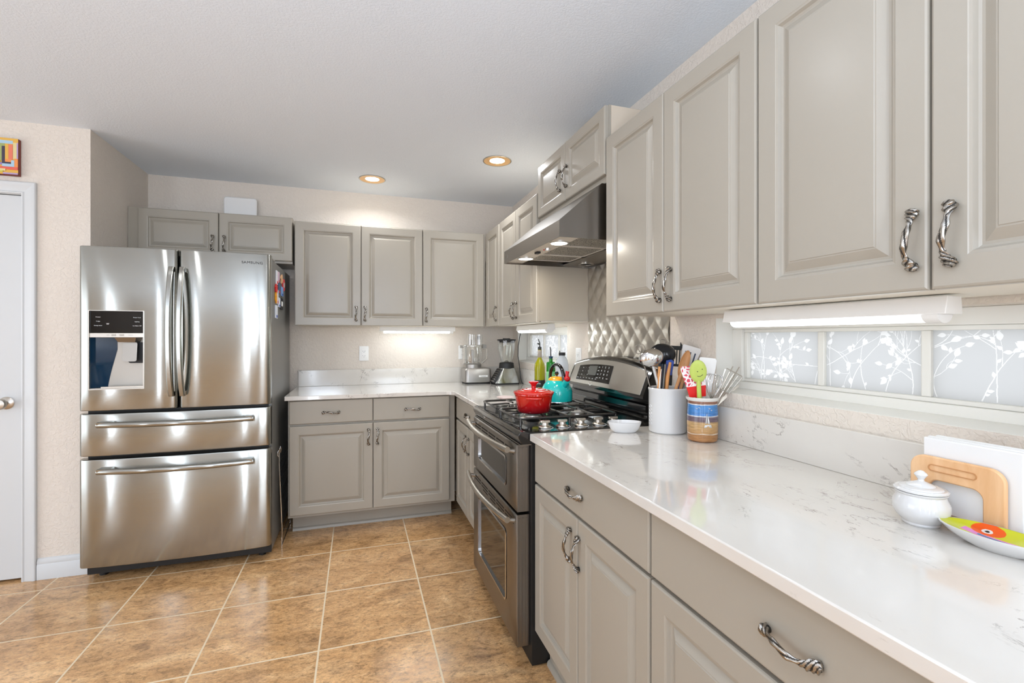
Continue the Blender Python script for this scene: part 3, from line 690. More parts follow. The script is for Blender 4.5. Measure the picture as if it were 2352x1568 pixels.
# ---------------------------------------------------------------- range
rg = thing('gas_range', 'stainless gas range with double oven and black cooktop', 'stove', (.95, 2.115, 0))
RY0, RY1 = 1.738, 2.492
b = MB().box(.648, 1.262, RY0+.002, RY1-.002, .006, .893); b.build('oven_body', 'black', rg)
MB().box(.66, .70, RY0+.03, RY1-.03, 0, .006).build('foot_rail', 'black', rg)
def rdoor(z0, z1, wy0, wy1, wz0, wz1, ridge=True):
    mb = MB(); xo, xi = .592, .646; y0, y1 = 1.766, 2.490
    ys = [y0, y0+.006, wy0, wy1, y1-.006, y1]; zs = [z0, z0+.005, wz0, wz1, z1-.005, z1]
    mb.v = []; vs = []
    for z in zs:
        for y in ys: vs.append((xo+(.004 if (y in (y0, y1) or z in (z0, z1)) else 0), y, z))
    fs = []
    for j in range(5):
        for i in range(5):
            if i == 2 and j == 2: continue
            a = j*6+i; fs.append((a, a+1, a+7, a+6))
    mb.add(vs, fs)
    per = [(y, z0) for y in ys]+[(y1, z) for z in zs[1:]]+[(y, z1) for y in reversed(ys[:-1])]+[(y0, z) for z in reversed(zs[1:-1])]
    n = len(per); mb.add([(xo+.004, y, z) for y, z in per]+[(xi, y, z) for y, z in per], [(i, (i+1) % n, n+(i+1) % n, n+i) for i in range(n)]+[tuple(range(n, 2*n))])
    for xx in (.602, .616, .631): mb.box(xx, xx+.007, y0-.0035, y0+.001, z0+.012, z1-.012)
    o = mb.build('oven_door', 'steeloven', rg)
    fr_ = [rrect(wy0-.008, wy1+.008, wz0-.008, wz1+.008, .025), rrect(wy0, wy1, wz0, wz1, .02)]
    f = MB(); f.loft([[(xo-.0025, y, z) for y, z in fr_[0]], [(xo-.004, y, z) for y, z in fr_[1]], [(xo+.006, y, z) for y, z in fr_[1]]], caps=False); f.build('window_bezel', 'chrome', o)
    MB().box(xo+.004, xo+.008, wy0-.001, wy1+.001, wz0-.001, wz1+.001).build('window_glass', 'ovenglass', o)
    v = MB()
    for c in range(5):
        for r_ in range(3):
            if c in (0, 4) and r_ != (0 if c == 0 else 0): 
                if r_ == 2: continue
            ya = 1.80+c*.133
            zz = z1-.028-r_*.014
            v.box(xo-.0004, xo+.002, ya, ya+.118-(.03 if r_ == 2 else 0), zz-.004, zz+.003)
    v.build('vent_slot_shade', 'dark', o)  # shallow dark boxes give the slots their recess shade
    zh = z1-.020
    h = MB(); bar(h, (.560, 1.782, zh), (.560, 2.480, zh), (-.030, 0, 0), .0125, (0, 0, 0))
    for y in (1.80, 2.452): h.tube([(.594, y, zh-.012), (.553, y, zh-.002)], .009, 12)
    h = h.build('handle', 'satin', o); h['label'] = 'bowed steel oven handle'
    return o
rdoor(.602, .866, 1.905, 2.372, .672, .785)
rdoor(.072, .590, 1.905, 2.372, .190, .475)
# cooktop
mb = MB(); pf = [(.606, .872), (.592, .896), (.590, .908), (.598, .919), (.612, .923), (.640, .918), (1.17, .918), (1.17, .895), (.66, .893), (.66, .872)]
mb.prism(pf, 'y', RY0, RY1); ct = mb.build('cooktop', 'blackgloss', rg, bevel=.002)
MB().box(.60, .645, RY0+.001, RY1-.001, .868, .872).build('cooktop_trim', 'steeldark', rg)
for bx, by, br in ((.765, 2.045, .036), (.765, 2.315, .03), (.985, 2.035, .030), (.985, 2.315, .034)):
    p = MB().lathe([(0, .918), (.05, .918), (.052, .922), (br+.008, .926), (br+.006, .934), (br-.004, .936)], (bx, by, 0), 32).build('burner', 'satin', ct)
    MB().lathe([(0, .9345), (br, .9345), (br+.002, .939), (br-.003, .943), (0, .9445)], (bx, by, 0), 32).build('burner_cap', 'iron' if by > 2.2 else 'greyplastic', p)
for y0, y1 in ((1.872, 2.163), (2.171, 2.462)):
    g = MB(); x0, x1 = .637, 1.105; zt = .948; rr = .0055
    per = [(x, y, zt) for x, y in rrect(x0, x1, y0, y1, .028, 5)]; g.tube(per, rr, 8, closed=True, flat=1.0)
    xm = (x0+x1)/2; ym = (y0+y1)/2
    g.tube([(xm, y0, zt), (xm, y1, zt)], rr*.9, 8)
    for bx in (.765, .985):
        for dx, dy in ((1, 0), (-1, 0), (0, 1), (0, -1)):
            if dx: ex = (x1 if dx > 0 else xm) if bx > .9 else (xm if dx > 0 else x0); pe = (ex, ym)
            else: pe = (bx, y1 if dy > 0 else y0)
            pi_ = (bx+dx*.026, ym+dy*.026)
            g.tube([(pe[0], pe[1], zt), (bx+dx*.05, ym+dy*.05, zt+.003), (pi_[0], pi_[1], zt+.002)], rr*.85, 8)
    for x in (x0+.01, xm, x1-.01):
        for y in (y0+.003, y1-.003): g.tube([(x, y, zt), (x, y, .9185)], .0055, 8)
    o = g.build('grate', 'iron', ct)
KNX = (.731, .808, .893, .975, 1.046)
for kxx in KNX:
    k = MB(); k.lathe([(0, 0), (.026, 0), (.027, .004), (.022, .008), (.015, .010), (.0145, .022), (.012, .022), (0, .022)], (kxx, 1.812, .918), 28)
    k.loft([[(kxx+a*.021, 1.812+b_*.0065, z) for a, b_ in ((-1, -1), (1, -1), (1, 1), (-1, 1))] for z in (.938, .948)])
    k.build('burner_knob', 'satin', ct, bevel=.0015)
mb = MB()
for kxx in KNX:
    pts = [(kxx+.034*math.cos(R(a)), 1.812+.034*math.sin(R(a)), .9183) for a in range(-140, 90, 15)]
    mb.tube(pts, .0007, 4)
mb.build('knob_dial_marks', 'text', ct)
# backguard
N = 24; rings = []; top = lambda y: 1.150+.040*(1-((y-2.115)/.377)**2)
def bg(y):
    zt = top(y)
    return [(1.150, .918), (1.150, .935), (1.166, .942), (1.168, .968), (1.158, .974), (1.160, .998), (1.176, 1.004), (1.176, 1.018), (1.146, 1.026), (1.146, 1.036), (1.190, zt-.012), (1.200, zt-.001), (1.215, zt+.004), (1.262, zt+.001), (1.262, .918)]
for i in range(N+1):
    y = RY0+(RY1-RY0)*i/N; rings.append([(x, y, z) for x, z in bg(y)])
bgd = MB().loft(rings).build('backguard', 'blackgloss', rg, bevel=.0)
def on_bg(y, f, out=.0):   # f 0..1 up the sloping face
    zt = top(y)-.012; z = 1.036+(zt-1.036)*f; x = 1.146+(1.190-1.146)*f
    nx, nz = -(zt-1.036), (1.190-1.146); L = math.hypot(nx, nz); return (x+nx/L*out, y, z+nz/L*out)
mb = MB(); ya, yb_ = 1.762, 2.470
g1 = [[on_bg(ya+(yb_-ya)*i/24, f, .0025) for f in (.04, .5, .97)] for i in range(25)]; g0 = [[on_bg(ya+(yb_-ya)*i/24, f, .0002) for f in (.04, .5, .97)] for i in range(25)]
mb.loft([a+b_[::-1] for a, b_ in zip(g1, g0)]); mb.build('backguard_panel', 'steelflat', bgd, bevel=.001)
mb = MB(); ya, yb_ = 2.035, 2.395
mb.loft([[on_bg(y, .18, .0026), on_bg(y, .80, .0026), on_bg(y, .80, .004), on_bg(y, .18, .004)] for y in [ya+(yb_-ya)*i/10 for i in range(11)]])
cp = mb.build('control_panel', 'blackglass', bgd)
mb = MB(); mb.loft([[on_bg(y, .40, .0041), on_bg(y, .74, .0041), on_bg(y, .74, .0046), on_bg(y, .40, .0046)] for y in (2.185, 2.275)]); mb.build('display', mat('display_glass', '#4a4b45', .3), cp)
upv = Vector(on_bg(2.1, 1))-Vector(on_bg(2.1, 0))
pm = MB()
def bt(tx, s_, y, f): text_mb(pm, tx, s_, on_bg(y, f, .0043), (0, -1, 0), upv, ext=.0001)
for r_, row in enumerate(('123', '456', '789')):
    for c, ch in enumerate(row): bt(ch, .013, 2.135-c*.032, .71-.125*r_)
bt('0', .013, 2.103, .335); bt('OFF', .007, 2.135, .335); bt('START', .006, 2.065, .335)
for r_ in range(4): bt(('BAKE', 'BROIL', 'UPPER', 'LOWER')[r_], .006, 2.166, .70-.125*r_)
for r_ in range(3):
    for c in range(4): bt(('- -', 'ON', '- -', 'SET')[c], .0065, 2.375-c*.033, .68-r_*.14)
for c in range(7): bt(('CLOCK', 'TIMER', 'COOK', 'KEEP', 'CLEAN', 'LOCK', 'LIGHT')[c], .0055, 2.378-c*.034, .27)
pm.build('button_print', 'text', cp)
mb = MB().tube([on_bg(2.215+.016*math.cos(R(a)), .10+.07*math.sin(R(a)), .003) for a in range(0, 360, 20)], .0008, 5, closed=True); mb.build('emblem', 'chrome', bgd)

# quilted steel splash panel
N1, N2 = 150, 120; y0, y1, z0, z1 = 1.742, 2.494, .925, 1.688; mb = MB(); vs = []
for j in range(N2+1):
    for i in range(N1+1):
        y = y0+(y1-y0)*i/N1; z = z0+(z1-z0)*j/N2
        a = (y-y0)/.107; b_ = (z-1.372)/.1146
        u, v = a+b_, a-b_
        du = abs(u-round(u)); dv = abs(v-round(v)); q = (min(du, .5)*2)**.55*(min(dv, .5)*2)**.55
        vs.append((XR-.004-.006*q, y, z))
fs = [(j*(N1+1)+i, j*(N1+1)+i+1, (j+1)*(N1+1)+i+1, (j+1)*(N1+1)+i) for j in range(N2) for i in range(N1)]
mb.add(vs, fs); mb.box(XR-.003, XR-.0006, y0, y1, z0, z1); M['quilt'] = mat('embossed_steel', '#cdc7bd', .30, 1)
o = mb.build('splash_panel', 'quilt', None, loc=(XR, 2.118, z0), ang=60); tag(o, 'diamond-quilted stainless steel panel on the wall behind the stove', 'wall panel')

# ---------------------------------------------------------------- range hood
hd = thing('range_hood', 'stainless under-cabinet range hood with two lit lamps', 'range hood', (1.02, 2.115, 1.69))
HY0, HY1 = 1.742, 2.490; hx0, hx1 = .764, XR-.002
mb = MB(); t_ = .004
mb.prism([(hx0, 1.690), (hx0, 1.757), (XF+.0, 1.922), (hx1, 1.922), (hx1, 1.690)], 'y', HY0, HY0+t_)
mb.prism([(hx0, 1.690), (hx0, 1.757), (XF+.0, 1.922), (hx1, 1.922), (hx1, 1.690)], 'y', HY1-t_, HY1)
mb.prism([(hx0, 1.690), (hx0, 1.757), (XF, 1.922), (XF+.01, 1.920), (hx0+t_, 1.755), (hx0+t_, 1.690)], 'y', HY0+t_, HY1-t_)
mb.prism([(XF, 1.918), (hx1, 1.918), (hx1, 1.922), (XF, 1.922)], 'y', HY0+t_, HY1-t_); mb.box(hx1-t_, hx1, HY0+t_, HY1-t_, 1.69, 1.922)
mb.build('hood_shell', 'steeloven', hd)
MB().box(hx0+t_, .868, HY0+t_, HY1-t_, 1.698, 1.702).build('lamp_panel', 'lightmetal', hd)
mb = MB(); mb.box(.868, 1.115, HY0+t_, HY1-t_, 1.712, 1.716); mb.box(1.115, hx1-t_, HY0+t_, HY1-t_, 1.698, 1.702); mb.build('bottom_plate', 'steeldark', hd)
def mesh_filter_mat():
    m = mat('mesh_filter', '#8b857c', .45, .9); t = NT(m); v = t.coord(); n = t.noise(v, 420, 2)
    t.l(t.ramp(n.outputs[0], [(.42, '#2d2a26'), (.58, '#cfc9be')]), t.b.inputs['Base Color']); t.bump(n.outputs[0], .6, .002); return m
M['filter'] = mesh_filter_mat()
for ya, yb_ in ((1.752, 1.985), (1.990, 2.225), (2.230, 2.400)):
    f = MB().box(.874, 1.108, ya, yb_, 1.7055, 1.7115).build('filter', 'filter', hd)
    m_ = MB()
    for a, b_, c, d in ((.870, 1.112, ya, ya+.010), (.870, 1.112, yb_-.010, yb_), (.870, .879, ya, yb_), (1.103, 1.112, ya, yb_)): m_.box(a, b_, c, d, 1.703, 1.7058)
    m_.build('filter_frame', 'lightmetal', f)
for yy in (2.324, 1.895):
    l = MB().lathe([(0, 0), (.036, 0), (.036, .002), (0, .002)], (.830, yy, 1.6955), 28).build('lamp', 'hoodlamp', hd)
    MB().lathe([(.037, -.001), (.044, 0), (.044, .0028), (.037, .0028)], (.830, yy, 1.695), 28).build('lamp_ring', 'chrome', l)
MB().lathe([(.032, 0), (.045, 0), (.045, .003), (.032, .003)], (1.215, 2.400, 1.6945), 28).build('vent_ring', 'satin', hd)
MB().lathe([(0, 0), (.031, 0), (.031, .001), (0, .001)], (1.215, 2.400, 1.6965), 28).build('vent_opening', 'dark', hd)
MB().box(.812, .832, 2.115, 2.150, 1.689, 1.698).build('rocker_switch', 'black', hd, bevel=.002)
MB().lathe([(0, 0), (.010, 0), (.012, .010), (0, .010)], (.833, 2.03, 1.688), 20).build('fan_knob', 'chrome', hd)
MB().lathe([(0, 0), (.004, 0), (.004, .003), (0, .003)], (.828, 2.065, 1.695), 12).build('indicator_light', 'birdred', hd)
mb = MB(); mb.box(hx0-.001, hx0, 2.433, 2.458, 1.715, 1.731); mb.build('badge', 'steeldark', hd)
for yy in (2.324, 1.895): area('hood_lamp_light', (.830, yy, 1.692), (0, 0, 0), .06, .06, 1.6, (1, .93, .82), 'DISK')

# ---------------------------------------------------------------- recessed lamps
GL = 'recessed ceiling lamps'
def can(x, y, label, seen=True):
    t = thing('recessed_lamp', label, 'ceiling light', (x, y, ZC), 0, GL)
    MB().lathe([(.086, -.0005), (.092, -.0005), (.093, -.003), (.090, -.005), (.086, -.004)], (x, y, ZC), 40).build('trim_ring', 'satin', t)
    MB().lathe([(.086, -.004), (.048, -.0015)], (x, y, ZC), 40).build('baffle', 'gold', t)
    MB().lathe([(0, -.002), (.048, -.0012)], (x, y, ZC), 40).build('lens', 'lamp', t)
can(.856, 2.944, 'round recessed ceiling lamp nearer the range hood'); can(.100, 3.562, 'round recessed ceiling lamp further left near the back wall')
for x, y in ((.856, 2.944), (.1, 3.562), (.1, 1.4), (-1.3, 1.6), (-.4, -.6), (-2.4, -.4)):  # first two belong to the visible lamps; the rest are added for balance
    area('recessed_lamp_or_fill_light', (x, y, ZC-.012), (0, 0, 0), .11, .11, CAN_W*(1.0 if y > 3 else .5 if y < 2 else 1.45), (.92, .96, 1.02), 'DISK', 150)

# ---------------------------------------------------------------- under-cabinet fluorescent fixtures
GU = 'under-cabinet fluorescent lights'
def fixture(loc, rz, L, label, cap=True, tm='tube'):
    t = thing('under_cabinet_light', label, 'light fixture', loc, rz, GU)
    # local x along, y depth, z up; top at z=0
    MB().loft([[(0, 0, -.0), (0, .042, 0), (0, .046, -.036), (0, -.008, -.036)], [(L, 0, 0), (L, .042, 0), (L, .046, -.036), (L, -.008, -.036)]]).build('housing', 'white', t, world=False, bevel=.0015)
    mb = MB(); n = 10
    ring = lambda x: [(x, .018+.022*math.cos(PI*i/n), -.0362-.016*math.sin(PI*i/n)) for i in range(n+1)]
    mb.loft([ring(.03), ring(L-.045)]); mb.build('tube', tm, t, world=False)
    if cap:
        mb = MB(); ring2 = lambda x: [(x, .018+.024*math.cos(PI*i/n), -.0362-.018*math.sin(PI*i/n)) for i in range(n+1)]
        mb.loft([ring2(L-.044), ring2(L-.015)]); mb.build('end_cap', 'white', t, world=False)
    return t
fixture((1.115, 1.235, UB-.0005), R(-90), .605, 'white tube light under the near cabinets above the wide window')
fixture((1.115, .445, UB-.0005), R(-90), .60, 'white tube light under the nearest cabinet at the right edge')
fixture((1.105, 3.285, UB-.0005), R(-90), .60, 'white tube light under the far cabinets above the far window', tm='tubefar')
fixture((.160, 3.745, UB-.0005), 0, .58, 'white tube light glowing under the back wall cabinets', tm='tubefar')

# ---------------------------------------------------------------- outlets
def outlet(loc, rz, label, kind='outlet'):
    t = thing('wall_outlet', label, 'outlet', loc, rz, 'white wall outlets')
    mb = MB(); mb.loft([[(x, -.0005, z) for x, z in rrect(-.036, .036, -.058, .058, .004)], [(x, -.004, z) for x, z in rrect(-.036, .036, -.058, .058, .004)], [(x, -.006, z) for x, z in rrect(-.032, .032, -.054, .054, .004)]]); mb.build('cover_plate', 'white', t, world=False)
    mb = MB(); mb.box(-.0165, .0165, -.0085, -.006, -.034, .034); mb.build('socket', 'white', t, world=False, bevel=.001)
    mb = MB()
    for z in (-.018, .018):
        mb.box(-.008, -.006, -.0088, -.0084, z-.004, z+.004); mb.box(.006, .008, -.0088, -.0084, z-.004, z+.004); mb.box(-.002, .002, -.0088, -.0084, z-.011, z-.007)
    mb.build('socket_slots', 'black', t, world=False)
outlet((.047, YB, 1.161), 0, 'white outlet on the back wall left of the food processor'); outlet((.842, YB, 1.162), 0, 'white outlet behind the food processor')
outlet((XR, 2.632, 1.165), R(-90), 'white outlet on the window wall just left of the steel panel')

# ---------------------------------------------------------------- wall art and box on the cabinet
M_art = {k: mat('paint_'+k, c, .6) for k, c in dict(gold='#dfae4c', sky='#a8c6d8', cream='#dccb90', violet='#b49ac0', coral='#e27a60', ink='#40374a', green='#9aa566', orange='#e8914c', redd='#dd6350', plum='#7a3a30', lime='#c9c050', purple='#8f78b0').items()}
art = thing('canvas_painting', 'small canvas painting of bright abstract stripes above the pantry door', 'painting', (-1.78, YP-.001, 2.13))
ax1, az1, az0 = -1.690, 2.326, 2.134
MB().box(ax1-.20, ax1, YP-.024, YP-.001, az0, az1).build('canvas', M_art['plum'], art, bevel=.002)
def px(cx, cy): return ax1-(405-cx)*.000205, az1-(cy-120)*(az1-az0)/835
patches = [(-560, 405, 120, 940, 'gold'), (-560, 40, 100+20, 165, 'coral'), (-560, 300, 175, 250, 'sky'), (300, 375, 215, 590, 'cream'), (375, 405, 215, 580, 'violet'), (15, 140, 250, 640, 'green'), (-80, 15, 250, 640, 'cream'), (80, 145, 310, 700, 'ink'), (145, 215, 250, 640, 'gold'), (215, 300, 265, 610, 'coral'), (145, 270, 600, 665, 'orange'), (80, 260, 665, 705, 'ink'), (-560, 50, 640, 685, 'ink'), (-560, 90, 685, 735, 'purple'), (90, 335, 705, 770, 'sky'), (270, 335, 620, 770, 'sky'), (335, 405, 580, 780, 'orange'), (-560, 405, 770, 835, 'redd'), (-560, 160, 820, 870, 'cream'), (-560, 110, 870, 905, 'lime'), (110, 405, 905, 940, 'violet')]
for k, (a, b_, c, d, col) in enumerate(patches):
    xa, za = px(a, d); xb_, zb = px(b_, c); xa = max(xa, ax1-.198)
    MB().box(xa, xb_-.0005, YP-.0245-.0002*(k+1), YP-.024, za+.0005, zb).build('paint_stripe', M_art[col], art)
o = MB(); o.loft([[(x, YB-.055, z) for x, z in rrect(-.916, -.703, 2.124, 2.302, .018)], [(x, YB-.052+.03, z) for x, z in rrect(-.916, -.703, 2.124, 2.302, .018)]])
tag(o.build('wall_box', 'white', None, loc=(-.81, YB-.04, 2.123), bevel=.006), 'white rounded plastic box standing on top of the cabinet above the fridge', 'box')

# ---------------------------------------------------------------- small appliances
ZT = .9142
# food processor
fp = thing('food_processor', 'silver food processor with clear work bowl', 'food processor', (.925, 3.80, ZT))
mb = MB(); sec = lambda dx, dy, z, r=.03: [(x, y, z) for x, y in rrect(.922-dx, .922+dx, 3.80-dy, 3.80+dy, r)]
mb.loft([sec(.100, .085, ZT+.008), sec(.110, .094, ZT+.014), sec(.110, .094, ZT+.112), sec(.104, .088, ZT+.124), sec(.090, .075, ZT+.128)]); b = mb.build('motor_base', 'silverpaint', fp)
mb = MB(); mb.loft([sec(.102, .087, ZT), sec(.102, .087, ZT+.008)]); mb.build('rubber_foot', 'black', b)
mb = MB(); mb.lathe([(.075, .127), (.075, .155), (.068, .160), (.0, .160)], (.892, 3.80, ZT), 36); mb.build('bowl_collar', 'silverpaint', b)
MB().box(.925, .998, 3.7045, 3.7062, ZT+.055, ZT+.070).build('name_label', 'white', b)
text('Cuisinart', .012, (.961, 3.7040, ZT+.0625), (1, 0, 0), (0, 0, 1), 'texdark', b, ext=.0001)
bw = MB().lathe([(.072, .161), (.079, .166), (.084, .292), (.086, .296)], (.892, 3.80, ZT), 40).build('work_bowl', 'clear', fp)
MB().lathe([(0, .165), (.014, .165), (.012, .27), (0, .275)], (.892, 3.80, ZT), 20).build('blade_hub', 'greyplastic', bw)
MB().box(.86, .93, 3.795, 3.805, ZT+.172, ZT+.176).build('blade', 'chrome', bw)
mb = MB(); mb.tube([(.970, 3.80, ZT+.285), (1.010, 3.79, ZT+.28), (1.012, 3.79, ZT+.20), (.972, 3.795, ZT+.165)], .010, 10); mb.build('bowl_handle', 'clear', bw)
mb = MB(); mb.lathe([(.092, .296), (.094, .302), (.092, .310), (.080, .314), (.0, .314)], (.892, 3.80, ZT), 40); ld = mb.build('lid', 'clear', fp)
mb = MB(); mb.box(.796, .806, 3.77, 3.83, ZT+.287, ZT+.309); mb.box(.976, 1.006, 3.77, 3.83, ZT+.285, ZT+.316); mb.build('lid_latch', 'greyplastic', ld)
mb = MB(); tr = lambda z, a=.033: [(x, y, z) for x, y in rrect(.884-a, .884+a, 3.775, 3.825, .02)]; mb.loft([tr(ZT+.314), tr(ZT+.398)], caps=False); mb.build('feed_tube', 'clear', ld)
mb = MB(); tr = lambda z, a=.024: [(x, y, z) for x, y in rrect(.952-a, .952+a, 3.78, 3.825, .02)]; mb.loft([tr(ZT+.314), tr(ZT+.398)], caps=False); mb.build('feed_tube', 'clear', ld)
MB().lathe([(0, .355), (.013, .355), (.015, .385), (0, .388)], (.945, 3.80, ZT), 20).build('pusher', 'greyplastic', ld)
# blender
bl = thing('blender', 'stainless blender with clear glass jar and black lid', 'blender', (1.125, 3.66, ZT))
sec = lambda x0, x1, y0, y1, z, r=.02: [(x, y, ZT+z) for x, y in rrect(x0, x1, y0, y1, r)]
mb = MB(); mb.loft([sec(1.028, 1.232, 3.585, 3.745, .012), sec(1.045, 1.230, 3.588, 3.742, .035), sec(1.068, 1.218, 3.60, 3.73, .09), sec(1.085, 1.205, 3.61, 3.722, .128)]); b = mb.build('motor_base', 'steel', bl)
mb = MB(); mb.loft([sec(1.030, 1.230, 3.587, 3.743, 0), sec(1.030, 1.230, 3.587, 3.743, .012)]); mb.build('rubber_foot', 'black', b)
mb = MB(); cf = lambda k: (1.018+.062*k**1.0, ZT+.016+.106*k)
mb.loft([[(cf(k)[0], 3.598+.012*k, cf(k)[1]), (cf(k)[0]+.028-.010*k, 3.592+.016*k, cf(k)[1]), (cf(k)[0]+.028-.010*k, 3.735-.01*k, cf(k)[1]), (cf(k)[0], 3.73-.01*k, cf(k)[1])] for k in (0, .5, 1)]); cpn = mb.build('control_panel', 'black', b)
for k in range(6):
    kk = .10+.15*k; x, z = cf(kk); MB().box(x-.0015, x+.004, 3.615, 3.66, z-.004, z+.004).build('button', 'satin', cpn); MB().box(x-.0015, x+.004, 3.668, 3.712, z-.004, z+.004).build('button', 'satin', cpn)
MB().lathe([(0, .128), (.062, .128), (.058, .168), (.050, .172), (0, .172)], (1.143, 3.662, ZT), 32).build('jar_collar', 'black', bl)
pj = []
for i in range(9):
    k = i/8; pj.append((.040+.030*math.sin(k*PI/2)**.8, .172+.176*k))
mb = MB(); rings = []
for r_, z in pj: rings.append([(1.143+r_*(1+.035*math.cos(6*a))*math.cos(a), 3.662+r_*(1+.035*math.cos(6*a))*math.sin(a), ZT+z) for a in [2*PI*i/48 for i in range(48)]])
mb.loft(rings, caps=False); jr = mb.build('jar', 'jar', bl)
MB().lathe([(.066, .330), (.071, .348), (.076, .350), (.076, .358), (.03, .360), (.03, .366), (0, .366)], (1.143, 3.662, ZT), 36).build('lid', 'black', bl)
MB().lathe([(0, .174), (.026, .174), (.012, .188), (0, .19)], (1.143, 3.662, ZT), 16).build('blade_unit', 'satin', jr)
# cords
mb = MB(); mb.tube([(1.03, 3.82, ZT+.115), (1.045, 3.83, ZT+.10), (1.058, 3.84, ZT+.05), (1.055, 3.84, ZT+.01), (1.03, 3.85, ZT+.004)], .003, 8)
tag(mb.build('power_cord', 'cord', None, loc=(1.05, 3.84, ZT)), 'black power cord beside the food processor', 'cord', None)
mb = MB(); mb.tube([(1.245, 3.60, 1.334), (1.236, 3.60, 1.30), (1.222, 3.60, 1.22), (1.220, 3.60, 1.14), (1.232, 3.60, 1.06), (1.240, 3.60, .98), (1.248, 3.59, .93), (1.25, 3.56, .918)], .0032, 8)
mb.lathe([(0, 0), (.007, 0), (.006, .018), (0, .02)], (1.245, 3.60, 1.328), 12)
tag(mb.build('power_cord', 'cord', None, loc=(1.24, 3.6, .918)), 'black cord hanging from the light fixture behind the blender', 'cord')
# bottles
def bottle(label, c, prof, m, parts, name='oil_bottle', cat='bottle', z=ZT):
    t = thing(name, label, cat, (c[0], c[1], z)); MB().lathe(prof, (c[0], c[1], z), 32).build('glass_body', m, t)
    for n, p, mm in parts: MB().lathe(p, (c[0], c[1], z), 24).build(n, mm, t)
    return t
oc = (1.205, 3.085)
t = bottle('yellow oil bottle with black pourer beside the window', oc, [(0, .0), (.034, .0), (.037, .004), (.037, .165), (.034, .190), (.022, .212), (.0145, .228), (.0135, .285), (.0145, .288), (0, .288)], 'oil',
    [('neck_sleeve', [(.0145, .235), (.015, .236), (.015, .284), (.0145, .285)], 'wooddark'), ('label', [(.0373, .03), (.0376, .031), (.0376, .078), (.0373, .079)], 'black'), ('cork', [(0, .288), (.0125, .288), (.013, .306), (.006, .310), (0, .310)], 'black')])
mb = MB(); mb.tube([(oc[0], oc[1], ZT+.308), (oc[0], oc[1], ZT+.335), (oc[0]-.012, oc[1]-.004, ZT+.362)], [.0045, .004, .003], 8); mb.tube([(oc[0], oc[1], ZT+.325), (oc[0]-.016, oc[1], ZT+.332)], .005, 8); mb.build('pourer', 'black', t)
text('EXTRA', .010, (oc[0]-.02, oc[1]-.0325, ZT+.055), (.85, -.52, 0), (0, 0, 1), 'text', t, ext=.0002)
gc = (1.205, 2.885)
t = bottle('green glass bottle with tall black pourer', gc, [(0, 0), (.028, 0), (.030, .003), (.030, .205), (.027, .212), (.012, .216), (.012, .235), (0, .236)], 'green',
    [('cork', [(0, .236), (.013, .236), (.014, .25), (0, .252)], 'navy'), ('label', [(.0303, .05), (.0305, .051), (.0305, .15), (.0303, .151)], mat('pale_green_label', '#7cc27e', .5))])
mb = MB(); mb.tube([(gc[0], gc[1], ZT+.25), (gc[0], gc[1], ZT+.29), (gc[0]-.006, gc[1], ZT+.312)], [.004, .0035, .0028], 8); mb.build('pourer', 'black', t)
g2 = (1.235, 2.800)
t = bottle('slim bottle with black pourer hidden behind the green bottle', g2, [(0, 0), (.020, 0), (.020, .18), (.01, .2), (.01, .225), (0, .226)], 'jug', [('cork', [(0, .226), (.012, .226), (.012, .24), (0, .242)], 'black')])
mb = MB(); mb.tube([(g2[0], g2[1], ZT+.24), (g2[0]-.004, g2[1], ZT+.288)], [.004, .003], 8); mb.build('pourer', 'black', t)
bottle('clear white bottle with dark cap left of the stove control panel', (1.208, 2.712), [(0, 0), (.037, 0), (.040, .004), (.040, .205), (.034, .235), (.020, .255), (.018, .262), (0, .262)], 'jug', [('cap', [(0, .262), (.021, .262), (.021, .280), (0, .281)], 'black')], name='bottle')
# little round dish
mb = MB(); mb.lathe([(0, 0), (.034, 0), (.036, .002), (.030, .006), (.050, .013), (.053, .017), (.050, .019), (.030, .012), (0, .011)], (.842, 2.722, ZT), 36)
tag(mb.build('coaster_dish', mat('pinkish_ceramic', '#cdb8b2', .3), None, loc=(.842, 2.722, ZT)), 'small pinkish round dish on the worktop behind the stove', 'dish')
# blue flames of nothing: burner bowls only; pots
def pot_mat():
    m = mat('red_gradient_enamel', '#e01b14', .12, 0, Coat_Weight=.6); t = NT(m); v = t.coord('Object'); s_ = t.n('ShaderNodeSeparateXYZ'); t.l(v, s_.inputs[0])
    f = t.math('MULTIPLY', s_.outputs[2], 10); t.l(t.ramp(f, [(.03, '#5a0812'), (.42, '#b01012'), (.92, '#d0240f')]), t.b.inputs['Base Color']); return m
M['pot'] = pot_mat(); pc = (.750, 1.994); pz = .9535
pt = thing('dutch_oven', 'red enamelled cast-iron pot with lid on the front burner', 'pot', (*pc, pz))
pt.scale = (1.02, 1.02, .92)
MB().lathe([(0, .0), (.060, .0), (.068, .004), (.073, .014), (.081, .075), (.0845, .086), (.0865, .088), (.0865, .093), (.08, .093)], (*pc, pz), 48).build('pot_body', 'pot', pt)
ld = MB().lathe([(.088, .0935), (.090, .096), (.089, .101), (.080, .104), (.074, .1045), (.072, .107), (.058, .110), (.055, .1095), (.053, .1125), (.036, .1155), (.034, .115), (.032, .117), (.012, .119), (0, .119)], (*pc, pz), 48).build('lid', mat('red_enamel_lid', '#cb1a0e', .1, 0, Coat_Weight=.6), pt)
MB().lathe([(0, .118), (.012, .118), (.0095, .126), (.014, .137), (.0225, .1455), (.0225, .149), (.018, .1505), (0, .151)], (*pc, pz), 32).build('lid_knob', 'birdred', ld)
vd = Vector((pc[0], pc[1], 0)).normalized(); sd = Vector((vd.y, -vd.x, 0))
